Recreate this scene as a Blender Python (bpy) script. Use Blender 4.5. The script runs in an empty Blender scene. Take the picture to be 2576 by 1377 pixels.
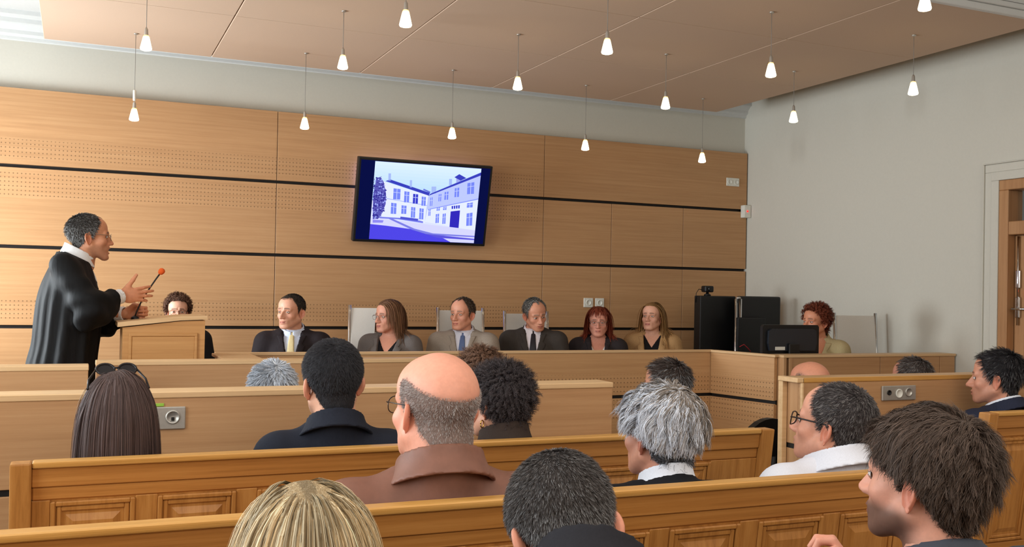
import bpy, bmesh, math
import numpy as np
from mathutils import Matrix, Vector

scene = bpy.context.scene
COL = scene.collection
PI = math.pi

# ------------------------------------------------------------------ camera
F_PX, PSI, TH, RO, CYP, EYE = 2492.0, .4125, .0105, .019, 712.5, 1.40
_c, _s = math.cos(PSI), math.sin(PSI)
FWD = np.array([_s * math.cos(TH), _c * math.cos(TH), math.sin(TH)])
_r = np.array([_c, -_s, 0.0]); _u = np.cross(_r, FWD)
RGT = _r * math.cos(RO) + _u * math.sin(RO)
UPV = -_r * math.sin(RO) + _u * math.cos(RO)
CAMP = np.array([0, 0, EYE])

def on_y(px, py, Y):
    """world point at depth Y along the sight line of a place in the photograph"""
    d = FWD + RGT * (px - 1288) / F_PX - UPV * (py - CYP) / F_PX
    return CAMP + d * Y / d[1]

cam_data = bpy.data.cameras.new('camera')
cam_data.sensor_width = 36.0
cam_data.lens = 36.0 * F_PX / 2576.0
cam_data.shift_y = (CYP - 688.5) / 2576.0
cam_data.clip_start = .05
cam = bpy.data.objects.new('camera', cam_data)
COL.objects.link(cam)
M = Matrix.Identity(4)
for i in range(3):
    M[i][0] = RGT[i]; M[i][1] = UPV[i]; M[i][2] = -FWD[i]; M[i][3] = CAMP[i]
cam.matrix_world = M
scene.camera = cam
scene.view_settings.view_transform = 'Standard'
scene.view_settings.look = 'None'

# ------------------------------------------------------------------ colours, materials
def lin(c):
    a = np.array(c, float) / 255.0
    return np.where(a <= .04045, a / 12.92, ((a + .055) / 1.055) ** 2.4)

def rgba(c):
    return (*[float(v) for v in lin(c)], 1.0)

MATS = {}

class NT:
    def __init__(s, name):
        s.m = bpy.data.materials.new(name); s.m.use_nodes = True
        s.t = s.m.node_tree; s.t.nodes.clear()
        s.out = s.n('ShaderNodeOutputMaterial')
    def n(s, t, **kw):
        nd = s.t.nodes.new(t)
        for k, v in kw.items():
            if k in ('op',): nd.operation = v
            elif hasattr(nd, k): setattr(nd, k, v)
            else: nd.inputs[k].default_value = v
        return nd
    def l(s, a, b): s.t.links.new(a, b)
    def math(s, op, a, b=None, c=None):
        nd = s.t.nodes.new('ShaderNodeMath'); nd.operation = op
        for i, v in enumerate((a, b, c)):
            if v is None: continue
            if isinstance(v, (int, float)): nd.inputs[i].default_value = v
            else: s.l(v, nd.inputs[i])
        return nd.outputs[0]
    def mix(s, fac, a, b, blend='MIX'):
        nd = s.t.nodes.new('ShaderNodeMix'); nd.data_type = 'RGBA'; nd.blend_type = blend
        for sock, v in ((nd.inputs[0], fac), (nd.inputs[6], a), (nd.inputs[7], b)):
            if isinstance(v, (int, float)): sock.default_value = v
            elif isinstance(v, tuple): sock.default_value = v
            else: s.l(v, sock)
        return nd.outputs[2]
    def bsdf(s, color, rough=.5, metal=0.0, spec=.5, bump=None, bump_s=.2, bump_d=.01, **kw):
        b = s.n('ShaderNodeBsdfPrincipled')
        if isinstance(color, tuple): b.inputs['Base Color'].default_value = color
        else: s.l(color, b.inputs['Base Color'])
        if isinstance(rough, (int, float)): b.inputs['Roughness'].default_value = rough
        else: s.l(rough, b.inputs['Roughness'])
        b.inputs['Metallic'].default_value = metal
        b.inputs['Specular IOR Level'].default_value = spec
        for k, v in kw.items(): b.inputs[k.replace('_', ' ')].default_value = v
        if bump is not None:
            bp = s.n('ShaderNodeBump'); bp.inputs['Strength'].default_value = bump_s
            bp.inputs['Distance'].default_value = bump_d
            s.l(bump, bp.inputs['Height']); s.l(bp.outputs[0], b.inputs['Normal'])
        s.l(b.outputs[0], s.out.inputs[0])
        return b

def noise(t, scale_vec, detail=4, rough=.6, scale=1.0, coord='Object'):
    tc = t.n('ShaderNodeTexCoord'); mp = t.n('ShaderNodeMapping')
    mp.inputs['Scale'].default_value = scale_vec
    t.l(tc.outputs[coord], mp.inputs[0])
    nz = t.n('ShaderNodeTexNoise'); nz.inputs['Scale'].default_value = scale
    nz.inputs['Detail'].default_value = detail; nz.inputs['Roughness'].default_value = rough
    t.l(mp.outputs[0], nz.inputs['Vector'])
    return nz.outputs['Fac']

def ramp(t, fac, stops):
    r = t.n('ShaderNodeValToRGB'); cr = r.color_ramp
    while len(cr.elements) < len(stops): cr.elements.new(.5)
    for e, (p, c) in zip(cr.elements, stops): e.position = p; e.color = c
    t.l(fac, r.inputs[0]); return r.outputs[0]

def wood(name, c0, c1, c2, axis='x', zones=(), xlim=None, rough=.42, pores=.5):
    """fine straight grain along one axis; zones = height bands drilled with a grid of small holes"""
    t = NT(name)
    sc = {'x': (1.3, 30, 55), 'z': (55, 30, 1.3), 'y': (40, 1.3, 40)}[axis]
    n1 = noise(t, sc, 6, .7)
    sc2 = {'x': (.35, 3, 5), 'z': (5, 3, .35), 'y': (5, .35, 5)}[axis]
    n2 = noise(t, sc2, 3, .5)
    col = ramp(t, n1, [(.25, rgba(c0)), (.5, rgba(c1)), (.78, rgba(c2))])
    band = ramp(t, n2, [(.3, (.86, .85, .83, 1)), (.7, (1.06, 1.05, 1.04, 1))])
    col = t.mix(pores, col, band, 'MULTIPLY')
    if zones:
        tc = t.n('ShaderNodeTexCoord'); sx = t.n('ShaderNodeSeparateXYZ'); t.l(tc.outputs['Object'], sx.inputs[0])
        px, pz = .026, .0295
        def cell(v, p):
            a = t.math('DIVIDE', v, p); a = t.math('FRACT', a); a = t.math('SUBTRACT', a, .5); return t.math('MULTIPLY', a, p)
        du, dv = cell(sx.outputs[0], px), cell(sx.outputs[2], pz)
        d2 = t.math('ADD', t.math('MULTIPLY', du, du), t.math('MULTIPLY', dv, dv))
        hole = t.math('LESS_THAN', t.math('SQRT', d2), .0043)
        zm = None
        for a, b in zones:
            m_ = t.math('MULTIPLY', t.math('GREATER_THAN', sx.outputs[2], a), t.math('LESS_THAN', sx.outputs[2], b))
            zm = m_ if zm is None else t.math('MAXIMUM', zm, m_)
        hole = t.math('MULTIPLY', hole, zm)
        if xlim: hole = t.math('MULTIPLY', hole, t.math('LESS_THAN', sx.outputs[0], xlim))
        col = t.mix(t.math('MULTIPLY', hole, .62), col, rgba((74, 48, 28)))
    t.bsdf(col, rough, spec=.35, bump=n1, bump_s=.06, bump_d=.002)
    return t.m

def plain(name, c, rough=.6, metal=0, spec=.4, nscale=40, var=.06, bump_s=.05):
    t = NT(name)
    n1 = noise(t, (1, 1, 1), 4, .6, nscale)
    k0, k1 = 1 - var, 1 + var
    col = t.mix(1.0, rgba(c), ramp(t, n1, [(.3, (k0, k0, k0, 1)), (.7, (k1, k1, k1, 1))]), 'MULTIPLY')
    t.bsdf(col, rough, metal, spec, bump=n1, bump_s=bump_s, bump_d=.003)
    return t.m

def cloth(name, c, var=.12, rough=.85, weave=260, fold=.25, fs=(9, 9, 5.4)):
    t = NT(name)
    n1 = noise(t, (1, 1, .5), 3, .6, weave)
    n2 = noise(t, fs, 3, .55, 1)
    k0, k1 = 1 - var, 1 + var
    col = t.mix(1.0, rgba(c), ramp(t, n1, [(.3, (k0, k0, k0, 1)), (.7, (k1, k1, k1, 1))]), 'MULTIPLY')
    b = t.n('ShaderNodeMath', op='ADD')
    t.l(t.math('MULTIPLY', n1, .02), b.inputs[0]); t.l(n2, b.inputs[1])
    t.bsdf(col, rough, 0, .25, bump=b.outputs[0], bump_s=fold, bump_d=.03)
    return t.m

def emit(name, c, strength):
    t = NT(name)
    e = t.n('ShaderNodeEmission'); e.inputs[0].default_value = rgba(c); e.inputs[1].default_value = strength
    t.l(e.outputs[0], t.out.inputs[0]); return t.m

def attr_mat(name, rough=.5, spec=.4, nvar=.08, nscale=60, bump_s=.1, sss=0.0, aniso=False):
    t = NT(name)
    a = t.n('ShaderNodeAttribute'); a.attribute_name = 'Col'
    n1 = noise(t, (1, 1, 1), 4, .6, nscale)
    k0, k1 = 1 - nvar, 1 + nvar
    col = t.mix(1.0, a.outputs['Color'], ramp(t, n1, [(.3, (k0, k0, k0, 1)), (.7, (k1, k1, k1, 1))]), 'MULTIPLY')
    b = t.bsdf(col, rough, 0, spec, bump=n1, bump_s=bump_s, bump_d=.002)
    if sss:
        b.inputs['Subsurface Weight'].default_value = sss
        b.inputs['Subsurface Radius'].default_value = (.012, .005, .003)
        b.inputs['Subsurface Scale'].default_value = 1.0
    return t.m

M_SKIN = attr_mat('skin', .48, .35, .05, 90, .12, 0.12)
M_HAIR = attr_mat('hair', .5, .22, .08, 30, .0)

B0, B1, B2 = (176, 131, 90), (189, 144, 101), (199, 156, 113)
M_BEECH = wood('beech_panel', B0, B1, B2)
M_WALLW = wood('beech_wall', B0, B1, B2, zones=((1.15, 1.295), (2.015, 2.175), (2.26, 2.405)), xlim=3.6)
M_DAISW = wood('beech_dais', (190, 142, 96), (202, 155, 108), (212, 167, 120), zones=((.735, .868), (.565, .698)))
M_BEECHT = wood('beech_top', (206, 166, 120), (220, 182, 136), (230, 194, 150))
M_BEECHV = wood('beech_upright', B0, B1, B2, axis='z')
M_LECT = wood('lectern_wood', (178, 126, 74), (198, 146, 90), (210, 160, 104))
M_OAK = wood('oak', (146, 92, 42), (180, 121, 60), (198, 140, 76), rough=.35, pores=.8)
M_OAKV = wood('oak_upright', (150, 96, 44), (182, 124, 62), (198, 142, 78), axis='z', rough=.35, pores=.8)
M_OAKT = wood('oak_cap', (176, 124, 58), (206, 152, 80), (222, 172, 104), rough=.32, pores=.8)
M_DOORW = wood('door_wood', (158, 112, 72), (178, 130, 88), (192, 146, 102), axis='z')
M_BLACK = plain('black_reveal', (18, 15, 13), .6)
M_WALL = plain('white_plaster', (205, 200, 188), .9, spec=.2, nscale=60, var=.015)
M_CEIL = plain('ceiling_plaster', (214, 214, 212), .9, spec=.2, var=.015)
M_RAFT = plain('ceiling_fibreboard', (204, 178, 156), .9, spec=.15, nscale=240, var=.05)
M_FLOOR = plain('floor_vinyl', (150, 128, 104), .5, nscale=8, var=.1)
M_CHROME = plain('chrome', (210, 212, 216), .12, 1.0, .5, 20, .02)
M_STEEL = plain('brushed_plate', (190, 186, 178), .38, .7, .5, 90, .05)
M_BLKPL = plain('black_plastic', (14, 14, 16), .42, 0, .45, 60, .1)
M_BLKFAB = cloth('black_fabric', (20, 20, 22))
M_WHITEPL = plain('white_plastic', (226, 224, 214), .45, 0, .4)
M_MESHW = cloth('white_mesh', (222, 216, 208), .06, .8, 500, .08)
M_DARKMET = plain('dark_metal', (60, 56, 54), .4, .8)

# ------------------------------------------------------------------ object helpers
def tag(o, label=None, cat=None, group=None, kind=None):
    if label: o['label'] = label
    if cat: o['category'] = cat
    if group: o['group'] = group
    if kind: o['kind'] = kind
    return o

def empty(name, loc=(0, 0, 0), rz=0):
    o = bpy.data.objects.new(name, None); COL.objects.link(o)
    o.location = loc; o.rotation_euler = (0, 0, rz); o.empty_display_size = .1
    return o

def link(name, me, parent=None, loc=None):
    o = bpy.data.objects.new(name, me); COL.objects.link(o)
    if parent is not None: o.parent = parent
    if loc is not None: o.location = loc
    return o

def np_mesh(name, V, faces, mats, midx=None, col=None, smooth=True):
    """mesh from arrays; faces = list of (n,3)/(n,4) index arrays"""
    me = bpy.data.meshes.new(name)
    V = np.asarray(V, np.float32)
    me.vertices.add(len(V)); me.vertices.foreach_set('co', V.ravel())
    loops = np.concatenate([f.ravel() for f in faces]).astype(np.int32)
    sizes = np.concatenate([np.full(len(f), f.shape[1]) for f in faces]).astype(np.int32)
    starts = np.concatenate([[0], np.cumsum(sizes)[:-1]]).astype(np.int32)
    me.loops.add(len(loops)); me.loops.foreach_set('vertex_index', loops)
    me.polygons.add(len(sizes)); me.polygons.foreach_set('loop_start', starts)
    me.polygons.foreach_set('loop_total', sizes)
    me.polygons.foreach_set('use_smooth', np.full(len(sizes), smooth))
    for m in (mats if isinstance(mats, (list, tuple)) else [mats]): me.materials.append(m)
    if midx is not None: me.polygons.foreach_set('material_index', np.asarray(midx, np.int32))
    me.update(calc_edges=True); me.validate()
    if col is not None:
        a = me.color_attributes.new('Col', 'FLOAT_COLOR', 'POINT')
        c = np.ones((len(V), 4), np.float32); c[:, :3] = col
        a.data.foreach_set('color', c.ravel())
    return me

class MB:
    """collects plain shapes; build() links them as ONE mesh object"""
    def __init__(s): s.bm = bmesh.new(); s.mats = []; s.cur = 0; s.sm = False
    def mat(s, m):
        if m not in s.mats: s.mats.append(m)
        s.cur = s.mats.index(m); return s
    def _fin(s, fs):
        for f in fs: f.material_index = s.cur
    def box(s, x0, x1, y0, y1, z0, z1, bev=.003, seg=1, rot=None, piv=None):
        vs = [s.bm.verts.new(p) for p in ((x0, y0, z0), (x1, y0, z0), (x1, y1, z0), (x0, y1, z0), (x0, y0, z1), (x1, y0, z1), (x1, y1, z1), (x0, y1, z1))]
        fs = [s.bm.faces.new([vs[i] for i in q]) for q in ((3, 2, 1, 0), (4, 5, 6, 7), (0, 1, 5, 4), (1, 2, 6, 5), (2, 3, 7, 6), (3, 0, 4, 7))]
        s._fin(fs)
        if bev:
            es = list({e for f in fs for e in f.edges})
            r = bmesh.ops.bevel(s.bm, geom=es, offset=bev, segments=seg, affect='EDGES', profile=.6)
            s._fin(r['faces']); vs = list({v for f in r['faces'] for v in f.verts} | {v for v in vs if v.is_valid})
        if rot is not None:
            bmesh.ops.rotate(s.bm, cent=piv or ((x0 + x1) / 2, (y0 + y1) / 2, (z0 + z1) / 2), matrix=rot, verts=[v for v in vs if v.is_valid])
        return s
    def prism(s, pts, axis, a, b):
        """polygon (u,v) extruded along an axis from a to b"""
        def P(u, v, w): return {'x': (w, u, v), 'y': (u, w, v), 'z': (u, v, w)}[axis]
        A = [s.bm.verts.new(P(u, v, a)) for u, v in pts]; B = [s.bm.verts.new(P(u, v, b)) for u, v in pts]
        n = len(pts); fs = [s.bm.faces.new(A[::-1]), s.bm.faces.new(B)]
        for i in range(n): fs.append(s.bm.faces.new((A[i], A[(i + 1) % n], B[(i + 1) % n], B[i])))
        s._fin(fs); bmesh.ops.recalc_face_normals(s.bm, faces=fs); return s
    def tube(s, pts, r, n=10, cap=True):
        pts = [Vector(p) for p in pts]; rr = r if isinstance(r, (list, tuple)) else [r] * len(pts)
        rings = []; ref = None
        for i, p in enumerate(pts):
            t = (pts[min(i + 1, len(pts) - 1)] - pts[max(i - 1, 0)]).normalized()
            if ref is None: ref = t.orthogonal().normalized()
            ref = (ref - t * ref.dot(t)).normalized(); q = t.cross(ref)
            rings.append([s.bm.verts.new(p + (ref * math.cos(2 * PI * k / n) + q * math.sin(2 * PI * k / n)) * rr[i]) for k in range(n)])
        fs = []
        for a, b in zip(rings, rings[1:]):
            for k in range(n): fs.append(s.bm.faces.new((a[k], a[(k + 1) % n], b[(k + 1) % n], b[k])))
        for f in fs: f.smooth = True
        if cap: fs += [s.bm.faces.new(rings[0][::-1]), s.bm.faces.new(rings[-1])]
        s._fin(fs); return s
    def lathe(s, prof, c, n=20, axis='z'):
        rings = []
        for r, h in prof:
            ring = []
            for k in range(n):
                a = 2 * PI * k / n; u, v = r * math.cos(a), r * math.sin(a)
                p = {'z': (u, v, h), 'y': (u, h, v), 'x': (h, u, v)}[axis]
                ring.append(s.bm.verts.new((c[0] + p[0], c[1] + p[1], c[2] + p[2])))
            rings.append(ring)
        fs = []
        for a, b in zip(rings, rings[1:]):
            for k in range(n): fs.append(s.bm.faces.new((a[k], a[(k + 1) % n], b[(k + 1) % n], b[k])))
        for f in fs: f.smooth = True
        fs += [s.bm.faces.new(rings[0][::-1]), s.bm.faces.new(rings[-1])]
        s._fin(fs); bmesh.ops.recalc_face_normals(s.bm, faces=fs); return s
    def shear(s, fn):
        for v in s.bm.verts: v.co = fn(v.co)
        return s
    def build(s, name, m=None, parent=None, loc=None):
        me = bpy.data.meshes.new(name); s.bm.to_mesh(me); s.bm.free()
        for x in (s.mats or [m]): me.materials.append(x)
        return link(name, me, parent, loc)

def copy_tree(o, parent=None):
    c = o.copy(); COL.objects.link(c); c.parent = parent
    for ch in list(o.children): copy_tree(ch, c)
    return c
# ------------------------------------------------------------------ room shell
X0, X1, YB, YF, ZC = -1.75, 5.76, 7.72, -1.3, 3.28
PF = 7.66                                     # face of the wood wall panelling

def struct(name, mb, m=None, parent=None):
    o = mb.build(name, m, parent)
    if parent is None: tag(o, kind='structure')
    return o

struct('floor', MB().box(X0 - .2, X1 + .2, YF - .2, YB + .2, -.12, 0, 0), M_FLOOR)
struct('ceiling', MB().box(X0 - .2, X1 + .2, YF - .2, YB + .2, ZC, ZC + .15, 0), M_CEIL)
struct('wall_back', MB().box(X0 - .2, X1 + .2, YB, YB + .2, 0, ZC, 0), M_WALL)
struct('wall_rear', MB().box(X0 - .2, X1 + .2, YF - .2, YF, 0, ZC, 0), M_WALL)
# right wall with a door opening
DY0, DY1, DZ = 3.72, 4.86, 2.235
w = MB(); w.box(X1, X1 + .2, YF - .2, DY0, 0, ZC, 0); w.box(X1, X1 + .2, DY1, YB + .2, 0, ZC, 0); w.box(X1, X1 + .2, DY0, DY1, DZ, ZC, 0)
struct('wall_right', w, M_WALL)
# left wall with three tall windows
w = MB(); WIN = [(1.0, 2.3), (3.1, 4.4), (5.85, 7.2)]; WZ0, WZ1 = .9, 2.95
ys = [YF - .2] + [v for ab in WIN for v in ab] + [YB + .2]
for a, b in zip(ys[::2], ys[1::2]): w.box(X0 - .2, X0, a, b, 0, ZC, 0)
for a, b in WIN: w.box(X0 - .2, X0, a, b, 0, WZ0, 0); w.box(X0 - .2, X0, a, b, WZ1, ZC, 0)
struct('wall_left', w, M_WALL)
tg = NT('window_glass'); g = tg.n('ShaderNodeBsdfTransparent'); g.inputs[0].default_value = (.95, .97, .98, 1)
gl = tg.n('ShaderNodeBsdfGlossy'); gl.inputs['Roughness'].default_value = .02
mx = tg.n('ShaderNodeMixShader'); mx.inputs[0].default_value = .06
tg.l(g.outputs[0], mx.inputs[1]); tg.l(gl.outputs[0], mx.inputs[2]); tg.l(mx.outputs[0], tg.out.inputs[0])
M_GLASS = tg.m
for i, (a, b) in enumerate(WIN):
    f = MB(); mid = (a + b) / 2
    for y0, y1 in ((a, a + .06), (b - .06, b), (mid - .04, mid + .04)): f.box(X0 - .12, X0 - .05, y0, y1, WZ0, WZ1, .004)
    for z0, z1 in ((WZ0, WZ0 + .07), (WZ1 - .06, WZ1), (2.2, 2.25)): f.box(X0 - .115, X0 - .055, a, b, z0, z1, .004)
    o = struct('window_%d' % (i + 1), f, M_WHITEPL)
    MB().box(X0 - .09, X0 - .085, a + .05, b - .05, WZ0 + .05, WZ1 - .05, 0).build('pane', M_GLASS, o)

# wood panelling on the back wall: boards with black shadow gaps
struct('trim_1', MB().box(-1.7, 5.745, 7.69, YB, .02, 2.752, 0), M_BLACK)
ZR = [(.02, 1.092), (1.116, 1.648), (1.672, 2.208), (2.232, 2.76)]
XA = [-1.72, -.88, 1.372, 3.634, 5.75]; XB = [-1.72, -.88, 1.372, 3.634, 4.30, 5.047, 5.75]
k = 2
for r, (z0, z1) in enumerate(ZR):
    xs = XA if r == 3 else XB
    for a, b in zip(xs, xs[1:]):
        struct('trim_%d' % k, MB().box(a + .0022, b - .0022, PF, 7.695, z0, z1, .0015), M_WALLW); k += 1
# cornice at the top of the back wall
cr = MB(); cr.prism([(YB, 3.10), (YB - .02, 3.105), (YB - .02, 3.125), (YB - .045, 3.14), (YB - .045, 3.165), (YB - .08, 3.20), (YB - .10, 3.205), (YB - .10, 3.235), (YB - .15, 3.25), (YB - .15, ZC), (YB, ZC)], 'x', X0, X1)
struct('trim_%d' % k, cr, M_CEIL); k += 1

# suspended ceiling of fibreboard panels
RX = [-.25, .835, 1.92, 3.005, 4.09, 5.175]; RY = [4.07, 5.07, 6.17, 7.35]
for i in range(5):
    for j in range(3):
        p = MB().box(RX[i] + .003, RX[i + 1] - .003, RY[j] + .003, RY[j + 1] - .003, 3.05, 3.09, .003)
        o = tag(p.build('ceiling_panel', M_RAFT), kind='structure')
rb = MB(); rb.box(RX[0] + .01, RX[5] - .01, RY[0] + .03, RY[3] - .01, 3.088, 3.13, 0)
struct('trim_%d' % k, rb, M_BLACK); k += 1
rb = MB(); rb.box(RX[0], RX[5] + .5, RY[0] - .035, RY[0] - .001, 3.046, 3.085, .004); rb.box(RX[0], RX[5] + .5, RY[0] - .05, RY[0] - .02, 3.086, 3.115, .004); rb.box(RX[0], RX[5] + .5, RY[0] - .04, RY[0], 3.12, ZC, .0)
struct('trim_%d' % k, rb, M_CEIL); k += 1

# door in the right wall: white moulded surround, wood frame, transom pane, leaf with steel lock
sur = MB()
for o_, i_, d_ in ((.125, .115, .03), (.115, .06, .018), (.06, 0, .024)):
    sur.box(X1 - d_, X1, DY1 + i_, DY1 + o_, 0, DZ + i_, .003)
    sur.box(X1 - d_, X1, DY0 - o_, DY0 - i_, 0, DZ + i_, .003)
    sur.box(X1 - d_, X1, DY0 - o_, DY1 + o_, DZ + i_ + .0005, DZ + o_, .003)
struct('trim_%d' % k, sur, M_WALL); k += 1
d = MB()
d.box(X1 - .02, X1 + .12, DY1 - .075, DY1 - .001, 0, DZ - .0705, .004); d.box(X1 - .02, X1 + .12, DY0 + .001, DY0 + .075, 0, DZ - .0705, .004)
d.box(X1 - .02, X1 + .12, DY0 + .001, DY1 - .001, DZ - .07, DZ - .001, .004); d.box(X1 - .016, X1 + .115, DY0 + .0755, DY1 - .0755, 1.86, 1.95, .004)
door = struct('door_1', d, M_DOORW)
MB().box(X1 + .07, X1 + .078, DY0 + .06, DY1 - .06, 1.94, 2.18, 0).build('transom_pane', M_GLASS, door)
lf = MB(); lf.box(X1 + .045, X1 + .085, DY0 + .08, DY1 - .08, .01, 1.855, .004)
for a, b in ((DY0 + .18, DY0 + .5), (DY0 + .62, DY1 - .18)):
    for z0, z1 in ((.15, .8), (.95, 1.75)): lf.box(X1 + .038, X1 + .046, a, b, z0, z1, .006)
leaf = lf.build('door_leaf', M_DOORW, door)
hd = MB().mat(M_CHROME); hd.box(X1 + .025, X1 + .044, DY1 - .135, DY1 - .10, 1.50, 1.62, .004); hd.box(X1 + .025, X1 + .044, DY1 - .135, DY1 - .10, 1.30, 1.44, .004)
hd.tube([(X1 + .03, DY1 - .118, 1.25), (X1 + .03, DY1 - .118, 1.85)], .007, 8); hd.tube([(X1 + .03, DY1 - .118, 1.36), (X1 - .02, DY1 - .118, 1.36), (X1 - .02, DY1 - .23, 1.36)], .009, 8)
hd.build('door_lock', None, leaf)
MB().box(X1 + .034, X1 + .0445, DY1 - .172, DY1 - .164, 1.462, 1.470, .001).build('indicator_light', emit('lock_led', (255, 40, 30), 4.0), leaf)
# corridor beyond the transom
cw = MB(); cw.box(X1 + 1.6, X1 + 1.7, 2.5, 8.4, 0, 3, 0); cw.box(X1 + .2, X1 + 1.7, 8.3, 8.4, 0, 3, 0); cw.box(X1 + .2, X1 + 1.7, 2.5, 2.6, 0, 3, 0); cw.box(X1 + .2, X1 + 1.7, 2.5, 8.4, 2.9, 3.0, 0)
struct('wall_corridor', cw, M_WALL)
struct('baseboard_right', MB().box(X1 - .015, X1, DY1 + .13, YB, 0, .1, .003), M_WALL)
# raised platform behind the judges' bench
struct('floor_platform', MB().box(.7, X1, 5.88, 7.68, 0, .15, .004), M_FLOOR)

# ------------------------------------------------------------------ pendant lamps
tS = NT('lit_glass_shade')
e_ = tS.n('ShaderNodeEmission'); e_.inputs[1].default_value = 10.0
geo = tS.n('ShaderNodeTexCoord'); sp = tS.n('ShaderNodeSeparateXYZ'); tS.l(geo.outputs['Generated'], sp.inputs[0])
tS.l(ramp(tS, sp.outputs[2], [(.0, (1, .88, .55, 1)), (.7, (1, .84, .48, 1)), (.9, (.8, .42, .10, 1)), (1, (.35, .14, .03, 1))]), e_.inputs[0])
tS.l(e_.outputs[0], tS.out.inputs[0]); M_SHADE = tS.m
M_CORD = plain('grey_cord', (128, 124, 118), .6)
def make_pendant(drop):
    root = empty('pendant_lamp')
    MB().lathe([(.013, -.008), (.013, -.002), (.011, 0)], (0, 0, 0), 16).build('ceiling_cap', M_STEEL, root)
    MB().tube([(0, 0, -.01), (0, 0, -drop + .02)], .0017, 6).build('cord', M_CORD, root)
    MB().lathe([(.004, -drop + .04), (.009, -drop + .03), (.011, -drop), (.013, -drop - .008)], (0, 0, 0), 12).build('socket', M_STEEL, root)
    MB().lathe([(.013, -drop - .004), (.0165, -drop - .012), (.027, -drop - .058), (.031, -drop - .076), (.028, -drop - .083), (.016, -drop - .087)], (0, 0, 0), 20).build('lamp_shade', M_SHADE, root)
    return root
rows = [(6.9, .475), (5.75, .27), (4.62, .28), (3.5, .28)]
PXS = [.29, 1.41, 2.52, 3.66, 4.77]
# shade bottoms read off the photograph, row by row from the back wall
PEND = [[(337, 305), (766, 326), (1137, 350), (1472, 379), (1766, 410)],
        [(367, 128), (862, 175), (1302, 227), (1674, 275), (1996, 309)],
        [None, (1020, 69), (1527, 137), (1939, 195), (2297, 240)],
        [None, None, None, None, (2326, 28)]]
PL = [['first pendant from the left of the row over the judges, metal sleeve above its shade', 'second pendant from the left of the low row nearest the back wall', 'pendant hanging straight above the lit wall screen, lowest row', 'pendant right of the wall screen in the row nearest the back wall', 'rightmost pendant of the row nearest the back wall, above the double socket'],
      ['leftmost pendant of the middle row, above and right of the speaker', 'second pendant from the left of the middle row, left of the wall screen', 'third pendant from the left of the middle row, up right of the wall screen', 'fourth pendant from the left in the middle row, near the ceiling corner', 'rightmost pendant of the middle row, against the white right wall'],
      [None, 'big pendant at the top edge, leftmost of its near row, above the screen', 'second pendant of the near row, before a diagonal ceiling seam', 'third pendant of the near row, high over the right side of the room', 'rightmost pendant of the near row, high against the white wall above the door'],
      [None, None, None, None, 'nearest and largest pendant, cut by the top right edge of the photo']]
for (Y, drop), row, lbs in zip(rows, PEND, PL):
    for pt, lb in zip(row, lbs):
        if pt is None: continue
        b = on_y(pt[0], pt[1], Y); dz = 3.05 - (b[2] + .087)
        t_ = make_pendant(dz); t_.location = (b[0], Y, 3.051)
        tag(t_, lb, 'pendant lamp', 'lit glass pendant lamps')
        if Y == 6.9 and pt[0] == 337:
            MB().lathe([(.008, -dz + .115), (.010, -dz + .112), (.010, -dz + .05), (.008, -dz + .045)], (0, 0, 0), 12).build('sleeve', M_WHITEPL, t_)

# ------------------------------------------------------------------ wall screen
tv = empty('wall_television', (2.5, PF, 2.11)); tag(tv, 'black wall mounted television tilted down showing a bright courtyard building', 'television')
TW, THH, TD = 1.11, .66, .06
tilt = math.radians(-13)
tm = empty('display', (0, -.15, 0)); tm.parent = tv; tm.rotation_euler = (-tilt * 0, 0, 0)
RT = Matrix.Rotation(math.radians(13), 4, 'X')
def tvshape(mb, name, m, parent): 
    for v in mb.bm.verts: v.co = RT @ v.co + Vector((0, -.15, 0))
    return mb.build(name, m, parent)
bpy.data.objects.remove(tm)
t_ = MB().mat(M_BLKPL); t_.box(-TW / 2, TW / 2, -.03, .03, -THH / 2, THH / 2, .008, 2); t_.box(-TW / 2 + .1, TW / 2 - .1, .025, .06, -THH / 2 + .08, THH / 2 - .1, .01)
tvshape(t_, 'casing', None, tv)
MB().box(-.09, .09, -.10, 0, -.10, .14, .004).build('wall_bracket', M_DARKMET, tv)
# the picture on the screen, drawn flat in its own plane
SRC = np.array([(415, 215), (1683, 305), (1610, 1180), (362, 1130)], float)
DSTQ = np.array([(0, 1), (1, 1), (1, 0), (0, 0)], float)
A_ = []
for (x, y), (u, v) in zip(SRC, DSTQ):
    A_ += [[x, y, 1, 0, 0, 0, -u * x, -u * y], [0, 0, 0, x, y, 1, -v * x, -v * y]]
hv = np.append(np.linalg.solve(np.array(A_), DSTQ.ravel()), 1).reshape(3, 3)
def scr(x, y):
    q = hv @ np.array([x, y, 1]); return q[0] / q[2], q[1] / q[2]
SX0, SX1, SZ0, SZ1 = -.425, .455, -.305, .305
pic_v, pic_f, pic_c = [], [], []
def poly(pts, c, layer, uv=False):
    P = [p if uv else scr(*p) for p in pts]; b = len(pic_v)
    for u, v in P:
        u, v = min(max(u, 0), 1), min(max(v, 0), 1)
        pic_v.append((SX0 + (SX1 - SX0) * u, -.0310 - .00008 * layer, SZ0 + (SZ1 - SZ0) * v)); pic_c.append(lin(c))
    pic_f.append(list(range(b, b + len(P))))
SK = 12
for i in range(SK):
    a = i / SK; c = tuple((1 - a) * np.array((232, 246, 255)) + a * np.array((186, 222, 244)))
    poly([(0, 1 - a * .5), (1, 1 - a * .5), (1, 1 - (i + 1) / SK * .5), (0, 1 - (i + 1) / SK * .5)], c, 0, True)
poly([(0, .5), (1, .5), (1, 0), (0, 0)], (232, 232, 255), 0, True)
WHT, PALE, ROOF, WND, DRK, INDIGO = (242, 243, 255), (200, 206, 255), (62, 66, 178), (126, 140, 232), (58, 62, 190), (54, 44, 176)
poly([(520, 455), (1060, 620), (1020, 945), (480, 880)], WHT, 1)
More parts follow.
